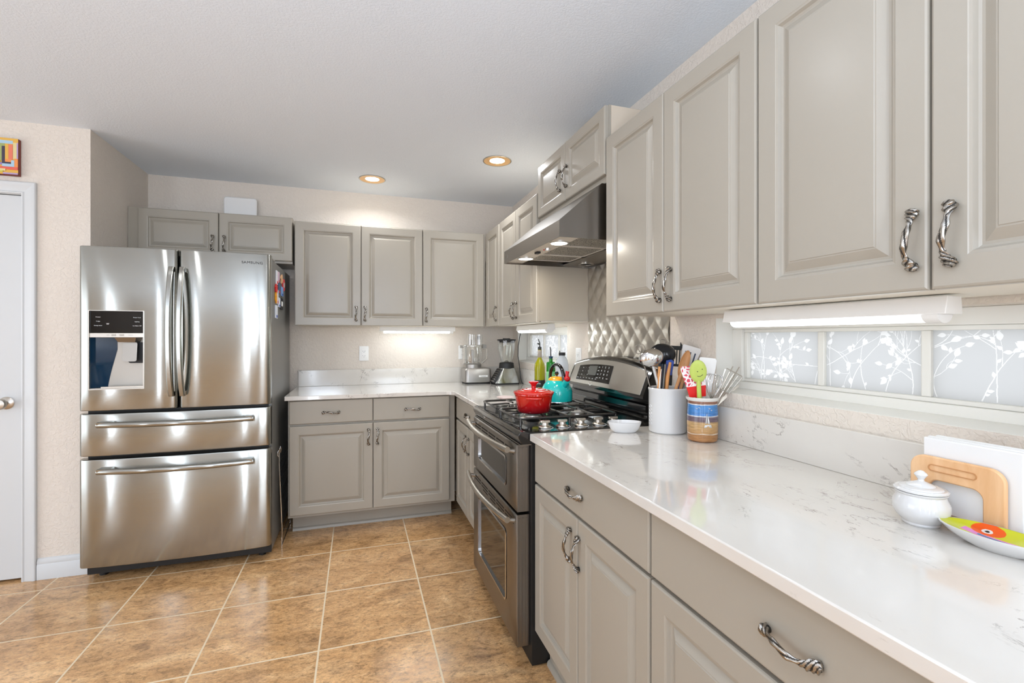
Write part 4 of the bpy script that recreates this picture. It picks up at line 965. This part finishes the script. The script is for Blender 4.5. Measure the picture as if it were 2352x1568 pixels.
for s_ in (-1, 1):
    cc = Vector((pc[0], pc[1], pz+.078)) - vd*.080*s_; mb = MB()
    mb.tube([cc+sd*.034, cc+sd*.030-vd*.014*s_, cc+sd*.012-vd*.020*s_, cc-sd*.012-vd*.020*s_, cc-sd*.030-vd*.014*s_, cc-sd*.034], .0048, 10); mb.build('loop_handle', 'pot', pt)
# kettle
kc = (.991, 2.292); kz_ = .9535
kt = thing('whistling_kettle', 'teal enamel kettle with black handle and red bird whistle', 'kettle', (*kc, kz_))
pr = [(0, 0), (.074, 0), (.079, .003), (.0805, .010), (.081, .045)]
for i in range(1, 12):
    a = R(i*8); pr.append((.081*math.cos(a), .045+.080*math.sin(a)))
pr = [p for p in pr if p[0] > .02]; pr = [(0, 0)]+pr if pr[0][0] > .03 else pr
kbdy = MB().lathe(pr+[(.015, .1245), (0, .1248)], (*kc, kz_), 48).build('kettle_body', 'teal', kt)
MB().lathe([(.0795, .0), (.081, .0), (.0815, .004), (.0805, .006)], (*kc, kz_), 48).build('base_rim', 'chrome', kt)
l = MB().lathe([(.046, .108), (.043, .120), (.032, .128), (.012, .131), (0, .132)], (*kc, kz_), 36).build('lid', 'orange', kt)
MB().lathe([(0, .130), (.004, .130), (.004, .136), (.008, .139), (.0115, .146), (.008, .155), (0, .158)], (*kc, kz_), 20).build('lid_knob', 'blackgloss', l)
Dk = Vector((.12, -.993, 0)); sk = Vector((.993, .12, 0)); K = Vector((kc[0], kc[1], kz_))
Dh = Vector((.198, -.98, 0)); pts = []
for i in range(19):
    a = PI*i/18; pts.append(K+Vector((0, 0, .110))+Dh*(-.062*math.cos(a))*-1*(1 if 1 else 1)+Vector((0, 0, .083*math.sin(a)**.8)))
MB().tube(pts, .0085, 12, flat=1.15).build('handle', 'blackgloss', kt)
p0 = K+Dk*.050+sk*.008+Vector((0, 0, .080)); p1 = K+Dk*.084+sk*.012+Vector((0, 0, .114))
sp = MB().tube([p0, p0.lerp(p1, .5), p1], [.021, .0175, .0155], 20).build('spout', 'teal', kt)
mb = MB(); mb.sphere(p1+Vector((0, 0, .010)), .0165, 20, (1, 1, .9)); tp = p1+Vector((0, 0, .022)); mb.tube([tp-Vector((.002, 0, 0)), tp+Vector((-.001, 0, .014)), tp+Vector((.002, 0, .026))], [.009, .0085, .0105], 10)
bd = mb.build('bird_whistle', 'birdred', sp)
mb = MB(); q = p1+Vector((0, 0, .013))
for dx in (-.007, .009): mb.sphere(q+Vector((dx, -.0145, 0)), .0022, 10)
mb.build('bird_eyes', 'black', bd)

# white oval dish
mb = MB(); dc = (1.005, 1.652)
oval = lambda a, b_, z: [(dc[0]+a*math.cos(t)*math.cos(-.39)-b_*math.sin(t)*math.sin(-.39), dc[1]+a*math.cos(t)*math.sin(-.39)+b_*math.sin(t)*math.cos(-.39), ZT+z) for t in [2*PI*i/48 for i in range(48)]]
mb.loft([oval(.036, .022, 0), oval(.044, .028, .001), oval(.055, .034, .012), oval(.064, .041, .034), oval(.066, .043, .0415), oval(.063, .040, .0415), oval(.052, .031, .014), oval(.040, .024, .006)])
tag(mb.build('oval_dish', 'ceramic', None, loc=(*dc, ZT)), 'small white oval dish on the worktop beside the stove', 'dish')

# ---------------------------------------------------------------- utensil crocks
cA = (1.172, 1.606); hA = .176
ck = thing('utensil_crock', 'tall plain white ceramic utensil crock', 'crock', (*cA, ZT))
MB().lathe([(0, 0), (.066, 0), (.071, .004), (.0725, .010), (.0725, .165), (.0742, .168), (.0745, .173), (.072, .176), (.068, .174), (.067, .168), (.067, .012), (0, .010)], (*cA, ZT), 56).build('crock_body', 'ceramic', ck)
mb = MB()
for k in range(6):   # embossed word running up its left side
    a = math.atan2(-cA[1], -cA[0])-R(62); z = ZT+.035+k*.0135
    c_ = Vector((cA[0], cA[1], 0))+Vector((math.cos(a), math.sin(a), 0))*.0724; tt = Vector((-math.sin(a), math.cos(a), 0))
    ring = [tuple(c_+tt*.010*math.cos(q)+Vector((0, 0, z+.0052*math.sin(q)))) for q in [2*PI*i/14 for i in range(14)]]
    mb.tube(ring, .0011, 6, closed=True)
mb.build('embossed_lettering', 'ceramic', ck)
def pottery():
    m = mat('painted_beach_pottery', '#c79a62', .25, 0, Coat_Weight=.3); t = NT(m); v = t.coord('Object'); s_ = t.n('ShaderNodeSeparateXYZ'); t.l(v, s_.inputs[0])
    n = t.noise(t.coord('Object', (14, 14, 45)), 1, 5, .65, .5); n2 = t.noise(t.coord('Object', (20, 20, 160)), 1, 5, .7)
    f = t.math('ADD', t.math('MULTIPLY', s_.outputs[2], 1/.160), t.math('MULTIPLY_ADD', n.outputs[0], .07, -.035))
    c1 = t.ramp(f, [(0, '#8a5a38'), (.05, '#b98350'), (.17, '#b27f4e'), (.185, '#efe4d4'), (.20, '#c39560'), (.44, '#cfa971'), (.47, '#6e5a62'), (.56, '#71606e'), (.585, '#e8e6e2'), (.60, '#3f7fc4'), (.83, '#4b8fd0'), (.845, '#f2efe8'), (.86, '#8d5f4c'), (.93, '#9a6a54')])
    c2 = t.ramp(n2.outputs[0], [(.35, '#6d5b49'), (.52, '#d9d4cc'), (.65, '#ffffff')])
    t.l(t.mix(.5, c1, t.mix(1.0, c1, c2, 'MULTIPLY')), t.b.inputs['Base Color']); return m
M['pottery'] = pottery(); cB = (1.193, 1.430)
cb = thing('utensil_crock', 'small pottery crock glazed blue over tan with a white sailboat', 'crock', (*cB, ZT))
MB().lathe([(0, 0), (.046, 0), (.0505, .004), (.052, .012), (.0535, .06), (.0525, .10), (.0505, .130), (.052, .146)], (*cB, ZT), 56).build('crock_body', 'pottery', cb)
MB().lathe([(.052, .146), (.057, .152), (.058, .157), (.055, .159), (.050, .156), (.047, .146), (.047, .010), (0, .008)], (*cB, ZT), 56).build('rim', mat('cream_glaze', '#e0dbd2', .2), cb)
aB = math.atan2(-cB[1], -cB[0])
def on_cyl(da, z, r=.0540): a = aB+da; return (cB[0]+r*math.cos(a), cB[1]+r*math.sin(a), ZT+z)
mb = MB()
for poly in ([(.18, .068), (.30, .072), (.29, .104), (.27, .104)], [(.33, .070), (.50, .068), (.33, .098)], [(.10, .055), (.62, .055), (.55, .066), (.15, .064)]):
    pts = [on_cyl(d, z, .0542) for d, z in poly]; mb.add(pts, [tuple(range(len(pts)))])
mb.build('sailboat_glaze', 'ceramic', cb, solid=.0006)
mb = MB()
for d, z in ((-.35, .118), (-.2, .122), (.45, .120), (.6, .114)):
    mb.tube([on_cyl(d-.06, z+.003, .0528), on_cyl(d-.02, z+.004, .0530), on_cyl(d, z, .0530), on_cyl(d+.03, z+.004, .0530), on_cyl(d+.06, z+.002, .0528)], .0007, 5)
mb.build('seagull_glaze', 'ceramic', cb)

GA = 'utensils in the white crock'; GBu = 'utensils in the pottery crock'
def frame(P0, P1, face):
    P0, P1 = Vector(P0), Vector(P1); z = (P1-P0).normalized(); f = Vector(face); y = -(f-z*f.dot(z)).normalized(); x = y.cross(z)
    return Matrix(((x.x, y.x, z.x, 0), (x.y, y.y, z.y, 0), (x.z, y.z, z.z, 0), (0, 0, 0, 1))), (P1-P0).length
FACE = (-.55, -.83, .1)
def utensil(name, label, P0, P1, group, cat='utensil', face=FACE):
    mt, L = frame(P0, P1, face); t = thing(name, label, cat, P0, 0, group); t.rotation_euler = mt.to_euler(); return t, L
def rod(L0, L1, r, m, t, name='handle', flat=None, n=8, r2=None):
    mb = MB(); pts = [(0, 0, L0+(L1-L0)*i/n) for i in range(n+1)]; rs = [r+((r2 or r)-r)*i/n for i in range(n+1)]
    ring = []
    for p, q in zip(pts, rs): ring.append([(math.cos(a)*q*(flat or 1), math.sin(a)*q, p[2]) for a in [2*PI*i/12 for i in range(12)]])
    mb.loft(ring); return mb.build(name, m, t, world=False)
def blade(poly, th, m, t, name, holes=None, bend=0):
    mb = MB(); mb.prism(poly, 'y', -th/2, th/2)
    if bend: mb.v = [(x, y+bend*((x/.04)**2), z) for x, y, z in mb.v]
    return mb.build(name, m, t, world=False, bevel=min(.001, th/4))
def bowl_head(zc, rx, rz, dep, m, t, name='bowl', th=.0012, flipy=1):
    mb = MB(); n = 10; rings = []
    for i in range(n+1):
        a = PI/2*i/n; rings.append([(rx*math.sin(a)*math.cos(b_), flipy*dep*math.cos(a), zc+rz*math.sin(a)*math.sin(b_)) for b_ in [2*PI*j/32 for j in range(32)]])
    mb.loft(rings, caps=False); return mb.build(name, m, t, world=False, solid=th)
# white crock A (centre 1.172,1.606): utensils run from the bottom to their heads
def A(dx, dy, z=.930): return (cA[0]+dx, cA[1]+dy, z)
t, L = utensil('soup_ladle', 'polished steel ladle leaning out on the left of the white crock', A(.0, -.01, .935), (1.088, 1.585, 1.188), GA)
rod(0, L, .0045, 'chrome', t, flat=1.6); bowl_head(L+.022, .047, .036, .030, 'chrome', t, flipy=-1)
t, L = utensil('serving_ladle', 'large black ladle with round bowl at the back of the white crock', A(-.045, -.01, .935), (1.168, 1.635, 1.192), GA)
rod(0, L, .009, mat('blue_black_nylon', '#1c2a3a', .25), t, flat=1.5); bowl_head(L+.030, .052, .043, .040, mat('black_nylon_gloss', '#202226', .18), t, flipy=-1, th=.002)
mb = MB(); mb.tube([(.012*math.cos(a), 0, L+.078+.011*math.sin(a)) for a in [R(-20+i*22) for i in range(11)]], .0018, 8); mb.build('hanging_loop', 'steeldark', t, world=False)
t, L = utensil('wire_whisk', 'dark wire loops of a small utensil above the steel ladle', A(-.02, .02, .935), (1.074, 1.640, 1.222), GA)
rod(0, L, .003, 'steeldark', t)
mb = MB()
for s_ in (-.007, .007): mb.tube([(s_+.013*math.cos(a), s_*.5, L+.021+.018*math.sin(a)) for a in [2*PI*i/20 for i in range(20)]], .0013, 6, closed=True)
mb.build('wire_loops', 'steeldark', t, world=False)
t, L = utensil('slotted_turner', 'black slotted turner behind the white spatula', A(.03, .035, .935), (1.240, 1.672, 1.175), GA)
rod(0, L, .005, 'black', t)
mb = MB()
for k in range(6): mb.box(-.030+k*.0115, -.0255+k*.0115, -.0012, .0012, L, L+.065)
mb.box(-.034, .036, -.0015, .0015, L+.063, L+.080); mb.box(-.034, .036, -.0015, .0015, L-.006, L+.004); mb.prism([(.030, L+.07), (.030, L+.098), (.048, L+.07)], 'y', -.001, .001)
mb.build('slotted_blade', 'black', t, world=False)
t, L = utensil('slotted_spatula', 'white slotted spatula with rounded corners tilted right', A(.0, .0, .935), (1.238, 1.578, 1.170), GA)
rod(0, L, .006, 'blue', t, flat=1.6)
mb = MB(); sh = [(-.022, L), (.026, L), (.037, L+.080), (.034, L+.086), (-.034, L+.086), (-.037, L+.08)]; mb.prism(sh, 'y', -.0015, .0015)
b = mb.build('spatula_blade', mat('offwhite_nylon', '#d5d0ca', .3), t, world=False, bevel=.001)
mb = MB()
for k in (-1, 0, 1): mb.box(k*.018-.0028, k*.018+.0028, -.0019, .0019, L+.018, L+.062)
mb.build('blade_slots', mat('slot_blue_dark', '#23324a', .5), b, world=False)
t, L = utensil('wooden_spoon', 'wooden spoon with pointed bowl at the front of the white crock', A(-.042, -.03, .935), (1.192, 1.548, 1.150), GA)
rod(0, L, .0065, 'wood', t); bowl_head(L+.036, .018, .056, .011, 'wood', t, th=.003)
t, L = utensil('wooden_spoon', 'second wooden spoon tucked low beside the pointed one', A(-.01, -.035, .935), (1.206, 1.560, 1.115), GA)
rod(0, L, .006, 'wood', t); bowl_head(L+.022, .015, .030, .008, 'wood', t, th=.003)
t, L = utensil('wooden_handle_tool', 'orange wooden handle curving up at the front of the white crock', A(-.04, -.01, .935), (1.150, 1.560, 1.180), GA)
mb = MB(); mb.tube([(0, 0, 0), (.002, 0, L*.5), (-.003, -.002, L*.8), (-.001, 0, L+.012)], [.006, .0065, .008, .005], 12); mb.build('handle', 'woodmid', t, world=False)
t, L = utensil('wooden_handle_tool', 'straight light wooden handle behind the steel ladle', A(-.045, .01, .935), (1.113, 1.575, 1.175), GA)
rod(0, L, .0055, 'woodmid', t)
t, L = utensil('silicone_spatula', 'bright blue silicone spatula head between the wooden handles', A(-.02, .015, .935), (1.170, 1.600, 1.140), GA)
rod(0, L, .005, 'greyplastic', t); blade([(-.014, L), (.014, L), (.016, L+.055), (.006, L+.062), (-.014, L+.056)], .006, 'blue', t, 'spatula_head')
t, L = utensil('cooking_tongs', 'grey metal tongs standing inside the white crock', A(-.05, -.02, .935), (1.132, 1.567, 1.165), GA)
rod(0, L+.02, .008, mat('grey_metal_tongs', '#6f6e6c', .3, .8), t, flat=.6, name='tong_arm'); mb = MB(); mb.tube([(-.012, 0, 0.01), (-.014, 0, L)], .0045, 8); mb.build('tong_arm', 'satin', t, world=False)
t, L = utensil('wooden_spoon', 'grey weathered wooden spoon leaning out at the far right of the white crock', A(.02, .0, .935), (1.268, 1.600, 1.175), GA)
rod(0, L, .006, 'wooddark', t); bowl_head(L+.035, .017, .037, .010, 'wooddark', t, th=.003)
# pottery crock B
def B(dx, dy, z=.930): return (cB[0]+dx, cB[1]+dy, z)
t, L = utensil('silicone_spoon', 'lime green silicone spoon with a smiling face', B(.004, .012), (1.152, 1.400, 1.128), GBu)
rod(0, L+.01, .0095, 'lime', t, r2=.0075); mb = MB(); mb.sphere((0, 0, L+.042), 1, 24, (.0285, .008, .043)); hdn = mb.build('spoon_head', 'lime', t, world=False)
mb = MB()
for x_ in (-.003, .013): mb.sphere((x_, -.0085, L+.046+x_*.5), .0018, 8)
mb.tube([(-.004+.018*k/6, -.0082, L+.026+.0007*(k-2)**2*.6) for k in range(7)], .0009, 6); mb.build('smiling_face', 'texdark', hdn, world=False)
t, L = utensil('patterned_spatula', 'red silicone spatula with a pink and white print behind the lime spoon', B(.01, .015), (1.160, 1.420, 1.085), GBu)
rod(0, L, .006, 'red', t)
M['pinkprint'] = mat('pink_white_print', '#f0e6e6', .4); tt_ = NT(M['pinkprint']); vo = tt_.n('ShaderNodeTexVoronoi'); vo.feature = 'DISTANCE_TO_EDGE'; vo.inputs['Scale'].default_value = 75; tt_.l(tt_.coord(), vo.inputs[0]); tt_.l(tt_.ramp(vo.outputs['Distance'], [(.12, '#efe7e6'), (.2, '#d8475c')]), tt_.b.inputs['Base Color'])
b = blade([(-.026, L-.012), (.030, L-.012), (.034, L+.03), (-.032, L+.03)], .0025, 'red', t, 'spatula_base'); blade([(-.032, L+.03), (.034, L+.03), (.036, L+.105), (-.040, L+.110), (-.044, L+.100)], .0024, 'pinkprint', t, 'spatula_print')
t, L = utensil('bench_scraper', 'translucent white flexible spatula with rounded top corners', B(.005, .018), (1.214, 1.438, 1.12), GBu)
rod(0, L, .006, 'white', t); blade([(-.030, L-.03), (.022, L-.03), (.030, L+.085), (.024, L+.094), (-.026, L+.094), (-.030, L+.09)], .002, 'white', t, 'spatula_blade')
t, L = utensil('balloon_whisk', 'steel wire balloon whisk standing head up', B(.0, -.018), (1.210, 1.405, 1.065), GBu)
rod(0, L, .006, 'satin', t); mb = MB()
for k in range(6):
    a = PI*k/6; pts = []
    for i in range(15):
        s_ = -1+2*i/14; zz = L+.092*(1-abs(s_)**2.4); rr = .031*math.sin(PI*min(1, (1-abs(s_))*1.0+.0))**.6*(1 if s_ > 0 else -1) if abs(s_) < .999 else 0
        h_ = 1-abs(s_); rad = .031*(math.sin(PI*(.5*(1-h_)+.0))**.0 if 0 else (math.sin(PI*min(.999, max(.02, abs(s_))*1.0)))**.7)
        pts.append((math.cos(a)*rad*(1 if s_ > 0 else -1), math.sin(a)*rad*(1 if s_ > 0 else -1), zz))
    mb.tube(pts, .0009, 5)
mb.build('wire_cage', 'chrome', t, world=False)
t, L = utensil('slotted_turner', 'steel slotted turner leaning right out of the pottery crock', B(-.02, .01), (1.258, 1.398, 1.095), GBu)
rod(0, L, .004, 'satin', t)
mb = MB(); z0_ = L
for k in range(5): mb.tube([(-.020+k*.010, 0, z0_+.004), (-.030+k*.015, 0, z0_+.072)], .0013, 6)
mb.tube([(-.020, 0, z0_), (.020, 0, z0_), (.032, 0, z0_+.072), (.028, 0, z0_+.077), (-.028, 0, z0_+.077), (-.032, 0, z0_+.072)], .0018, 8, closed=True); mb.build('slotted_blade', 'satin', t, world=False)
t, L = utensil('cooking_tongs', 'long thin metal tongs reaching furthest right over the sill', B(-.03, -.01), (1.318, 1.398, 1.185), GBu)
mb = MB(); mb.tube([(-.004, 0, 0), (-.010, 0, L*.97)], .0022, 8); mb.tube([(.004, 0, 0), (.010, 0, L)], .0022, 8); mb.build('tong_arm', 'satin', t, world=False)
t, L = utensil('palette_knife', 'narrow steel blade resting low over the crock rim towards the window', B(-.02, .005, .98), (1.335, 1.400, 1.118), GBu)
mb = MB(); mb.prism([(-.004, 0), (.004, 0), (.0055, L*.6), (.004, L*.95), (0, L), (-.0055, L*.7)], 'y', -.0007, .0007); mb.build('blade', 'satin', t, world=False)

# ---------------------------------------------------------------- near worktop group
sc = (1.078, .655)
sb = thing('sugar_bowl', 'white lidded ceramic sugar bowl on the near worktop', 'jar', (*sc, ZT))
MB().lathe([(0, 0), (.029, 0), (.031, .003), (.030, .006), (.040, .016), (.0465, .031), (.0455, .044), (.0405, .055), (.0395, .060), (.0425, .064), (.0425, .0655), (.038, .066), (.036, .056), (0, .02)], (*sc, ZT), 56).build('bowl_body', 'ceramic', sb)
l = MB().lathe([(.0405, .066), (.0435, .0675), (.0438, .070), (.041, .0725), (.036, .0725), (.035, .0745), (.026, .0775), (.024, .077), (.022, .0795), (.012, .083), (.006, .086), (0, .087)], (*sc, ZT), 56).build('lid', 'ceramic', sb)
MB().lathe([(0, .085), (.0058, .085), (.005, .089), (.008, .094), (.0112, .0985), (.0095, .1015), (.004, .106), (0, .107)], (*sc, ZT), 32).build('lid_knob', 'ceramic', l)
# napkin holder (stands parallel to the wall)
nh = thing('napkin_holder', 'light wooden napkin holder with arched front behind the sugar bowl', 'napkin holder', (1.16, .60, ZT))
def arch(xa, xb_, name, slot=False):
    y0, y1, zt = .485, .698, ZT+.128; yo0, yo1 = .537-.0, .702
    y0, y1 = .548, .706; w_ = .034; r = .026
    out = []; n = 8
    for cy, cz, a0 in ((y1-r, zt-r, 0), (y0+r, zt-r, 90)):
        out += [(cy+r*math.cos(R(a0+90*i/n)), cz+r*math.sin(R(a0+90*i/n))) for i in range(n+1)]
    ri = .018; inn = []
    yi0, yi1, zi = y0+w_, y1-w_, ZT+.081
    for cy, cz, a0 in ((yi0+ri, zi-ri, 180), (yi1-ri, zi-ri, 90)):
        inn += [(cy+ri*math.cos(R(a0-90*i/n)), cz+ri*math.sin(R(a0-90*i/n))) for i in range(n+1)]
    poly = [(y1, ZT+.0125)]+out+[(y0, ZT+.0125), (yi0, ZT+.0125)]+inn+[(yi1, ZT+.0125)]
    mb = MB(); mb.prism(poly, 'x', xa, xb_)
    return mb.build(name, 'beech', nh, bevel=.0025, ang=50)
fa = arch(1.128, 1.138, 'front_panel'); arch(1.196, 1.206, 'rear_panel')
mb = MB(); rp = rrect(.590, .672, ZT+.0985, ZT+.1125, .0069, 6); mb.loft([[(1.1275, y, z) for y, z in rp], [(1.1268, y, z) for y, z in rp]])
mb = MB(); ri_ = rrect(.592, .670, ZT+.1000, ZT+.1110, .0054, 6); mb.loft([[(1.1279, y, z) for y, z in rp], [(1.1262, y, z) for y, z in rp], [(1.1262, y, z) for y, z in ri_], [(1.1279, y, z) for y, z in ri_]], caps=False)
mb.build('routed_slot', 'wood', fa)
MB().box(1.121, 1.215, .535, .720, ZT, ZT+.012).build('base_board', 'beech', nh, bevel=.003)
for k in range(5):
    x = 1.141+k*.0105; o = MB().box(x, x+.0095, .528-.002*k, .689-.001*k, ZT+.0125, ZT+.164+.002*(k % 2)).build('paper_napkin', 'paper', None, loc=(x, .615, ZT+.0125), bevel=.003)
    tag(o, 'white folded paper napkins standing in the wooden holder', 'napkin', 'napkins in the holder')
# painted fish spoon rest
fd = (1.073, .529); fL, fW = .088, .044; ang_f = math.atan2(-1, .04)
def fish_r(t):      # outline: pointed mouth at one end, tail at the other
    x = math.cos(t); y = math.sin(t); return (fL*x, fW*y*(1-.35*max(0, x)**2))
ux = Vector((math.cos(ang_f), math.sin(ang_f), 0)); uy = Vector((-ux.y, ux.x, 0))
def fpt(u, v, z): p = Vector((fd[0], fd[1], ZT))+ux*u+uy*v; return (p.x, p.y, p.z+z)
mb = MB(); n = 64; rings = []
for s_, z in ((.42, 0), (.50, 0), (.66, .006), (.86, .016), (1.0, .0265), (1.0, .0285), (.97, .0285)):
    rings.append([fpt(fish_r(2*PI*i/n)[0]*s_, fish_r(2*PI*i/n)[1]*s_, z) for i in range(n)])
mb.loft(rings, caps=True)
fo = thing('fish_dish', 'colourful fish-shaped ceramic spoon rest at the right edge', 'dish', (*fd, ZT))
mb.f.pop(); mb.m.pop(); mb.build('dish_underside', 'ceramic', fo)
mb = MB(); NR = 44; NA = 300; vs = [fpt(0, 0, .0165)]; idx = []
def zin(s_): return .0165+.0115*s_**2.2
for i in range(1, NR+1):
    s_ = .972*i/NR
    for k in range(NA): u, v = fish_r(2*PI*k/NA); vs.append(fpt(u*s_, v*s_, zin(s_/.972)))
def region(u, v):
    u, v = u/fL, v/fW
    e = math.hypot((u+.30)*2.2, (v-.46)*1.2)
    if e < .085: return 4
    if e < .19: return 5
    if math.hypot((u+.30)/.27, (v-.52)/.42) < 1: return 1
    w_ = v+.10+.25*u
    if abs(w_) < .20 and -.62 < u < .95: return 3 if (abs(w_) < .085 and -.35 < u < .15) else 2
    return 0
for i in range(NR):
    for k in range(NA):
        k2 = (k+1) % NA
        if i == 0: f = (0, 1+k, 1+k2)
        else: f = (1+(i-1)*NA+k, 1+i*NA+k, 1+i*NA+k2, 1+(i-1)*NA+k2)
        s_ = .972*(i+.5)/NR; u, v = fish_r(2*PI*(k+.5)/NA); mb.f.append(f); mb.m.append(region(u*s_, v*s_))
mb.v = vs
mb.build('painted_inside', [mat('fish_lime', '#c3c62c', .15), mat('fish_orange', '#e4561a', .15), mat('fish_pink', '#d77fc0', .15), mat('fish_blue', '#1c7fa6', .15), 'black', 'ceramic'], fo)
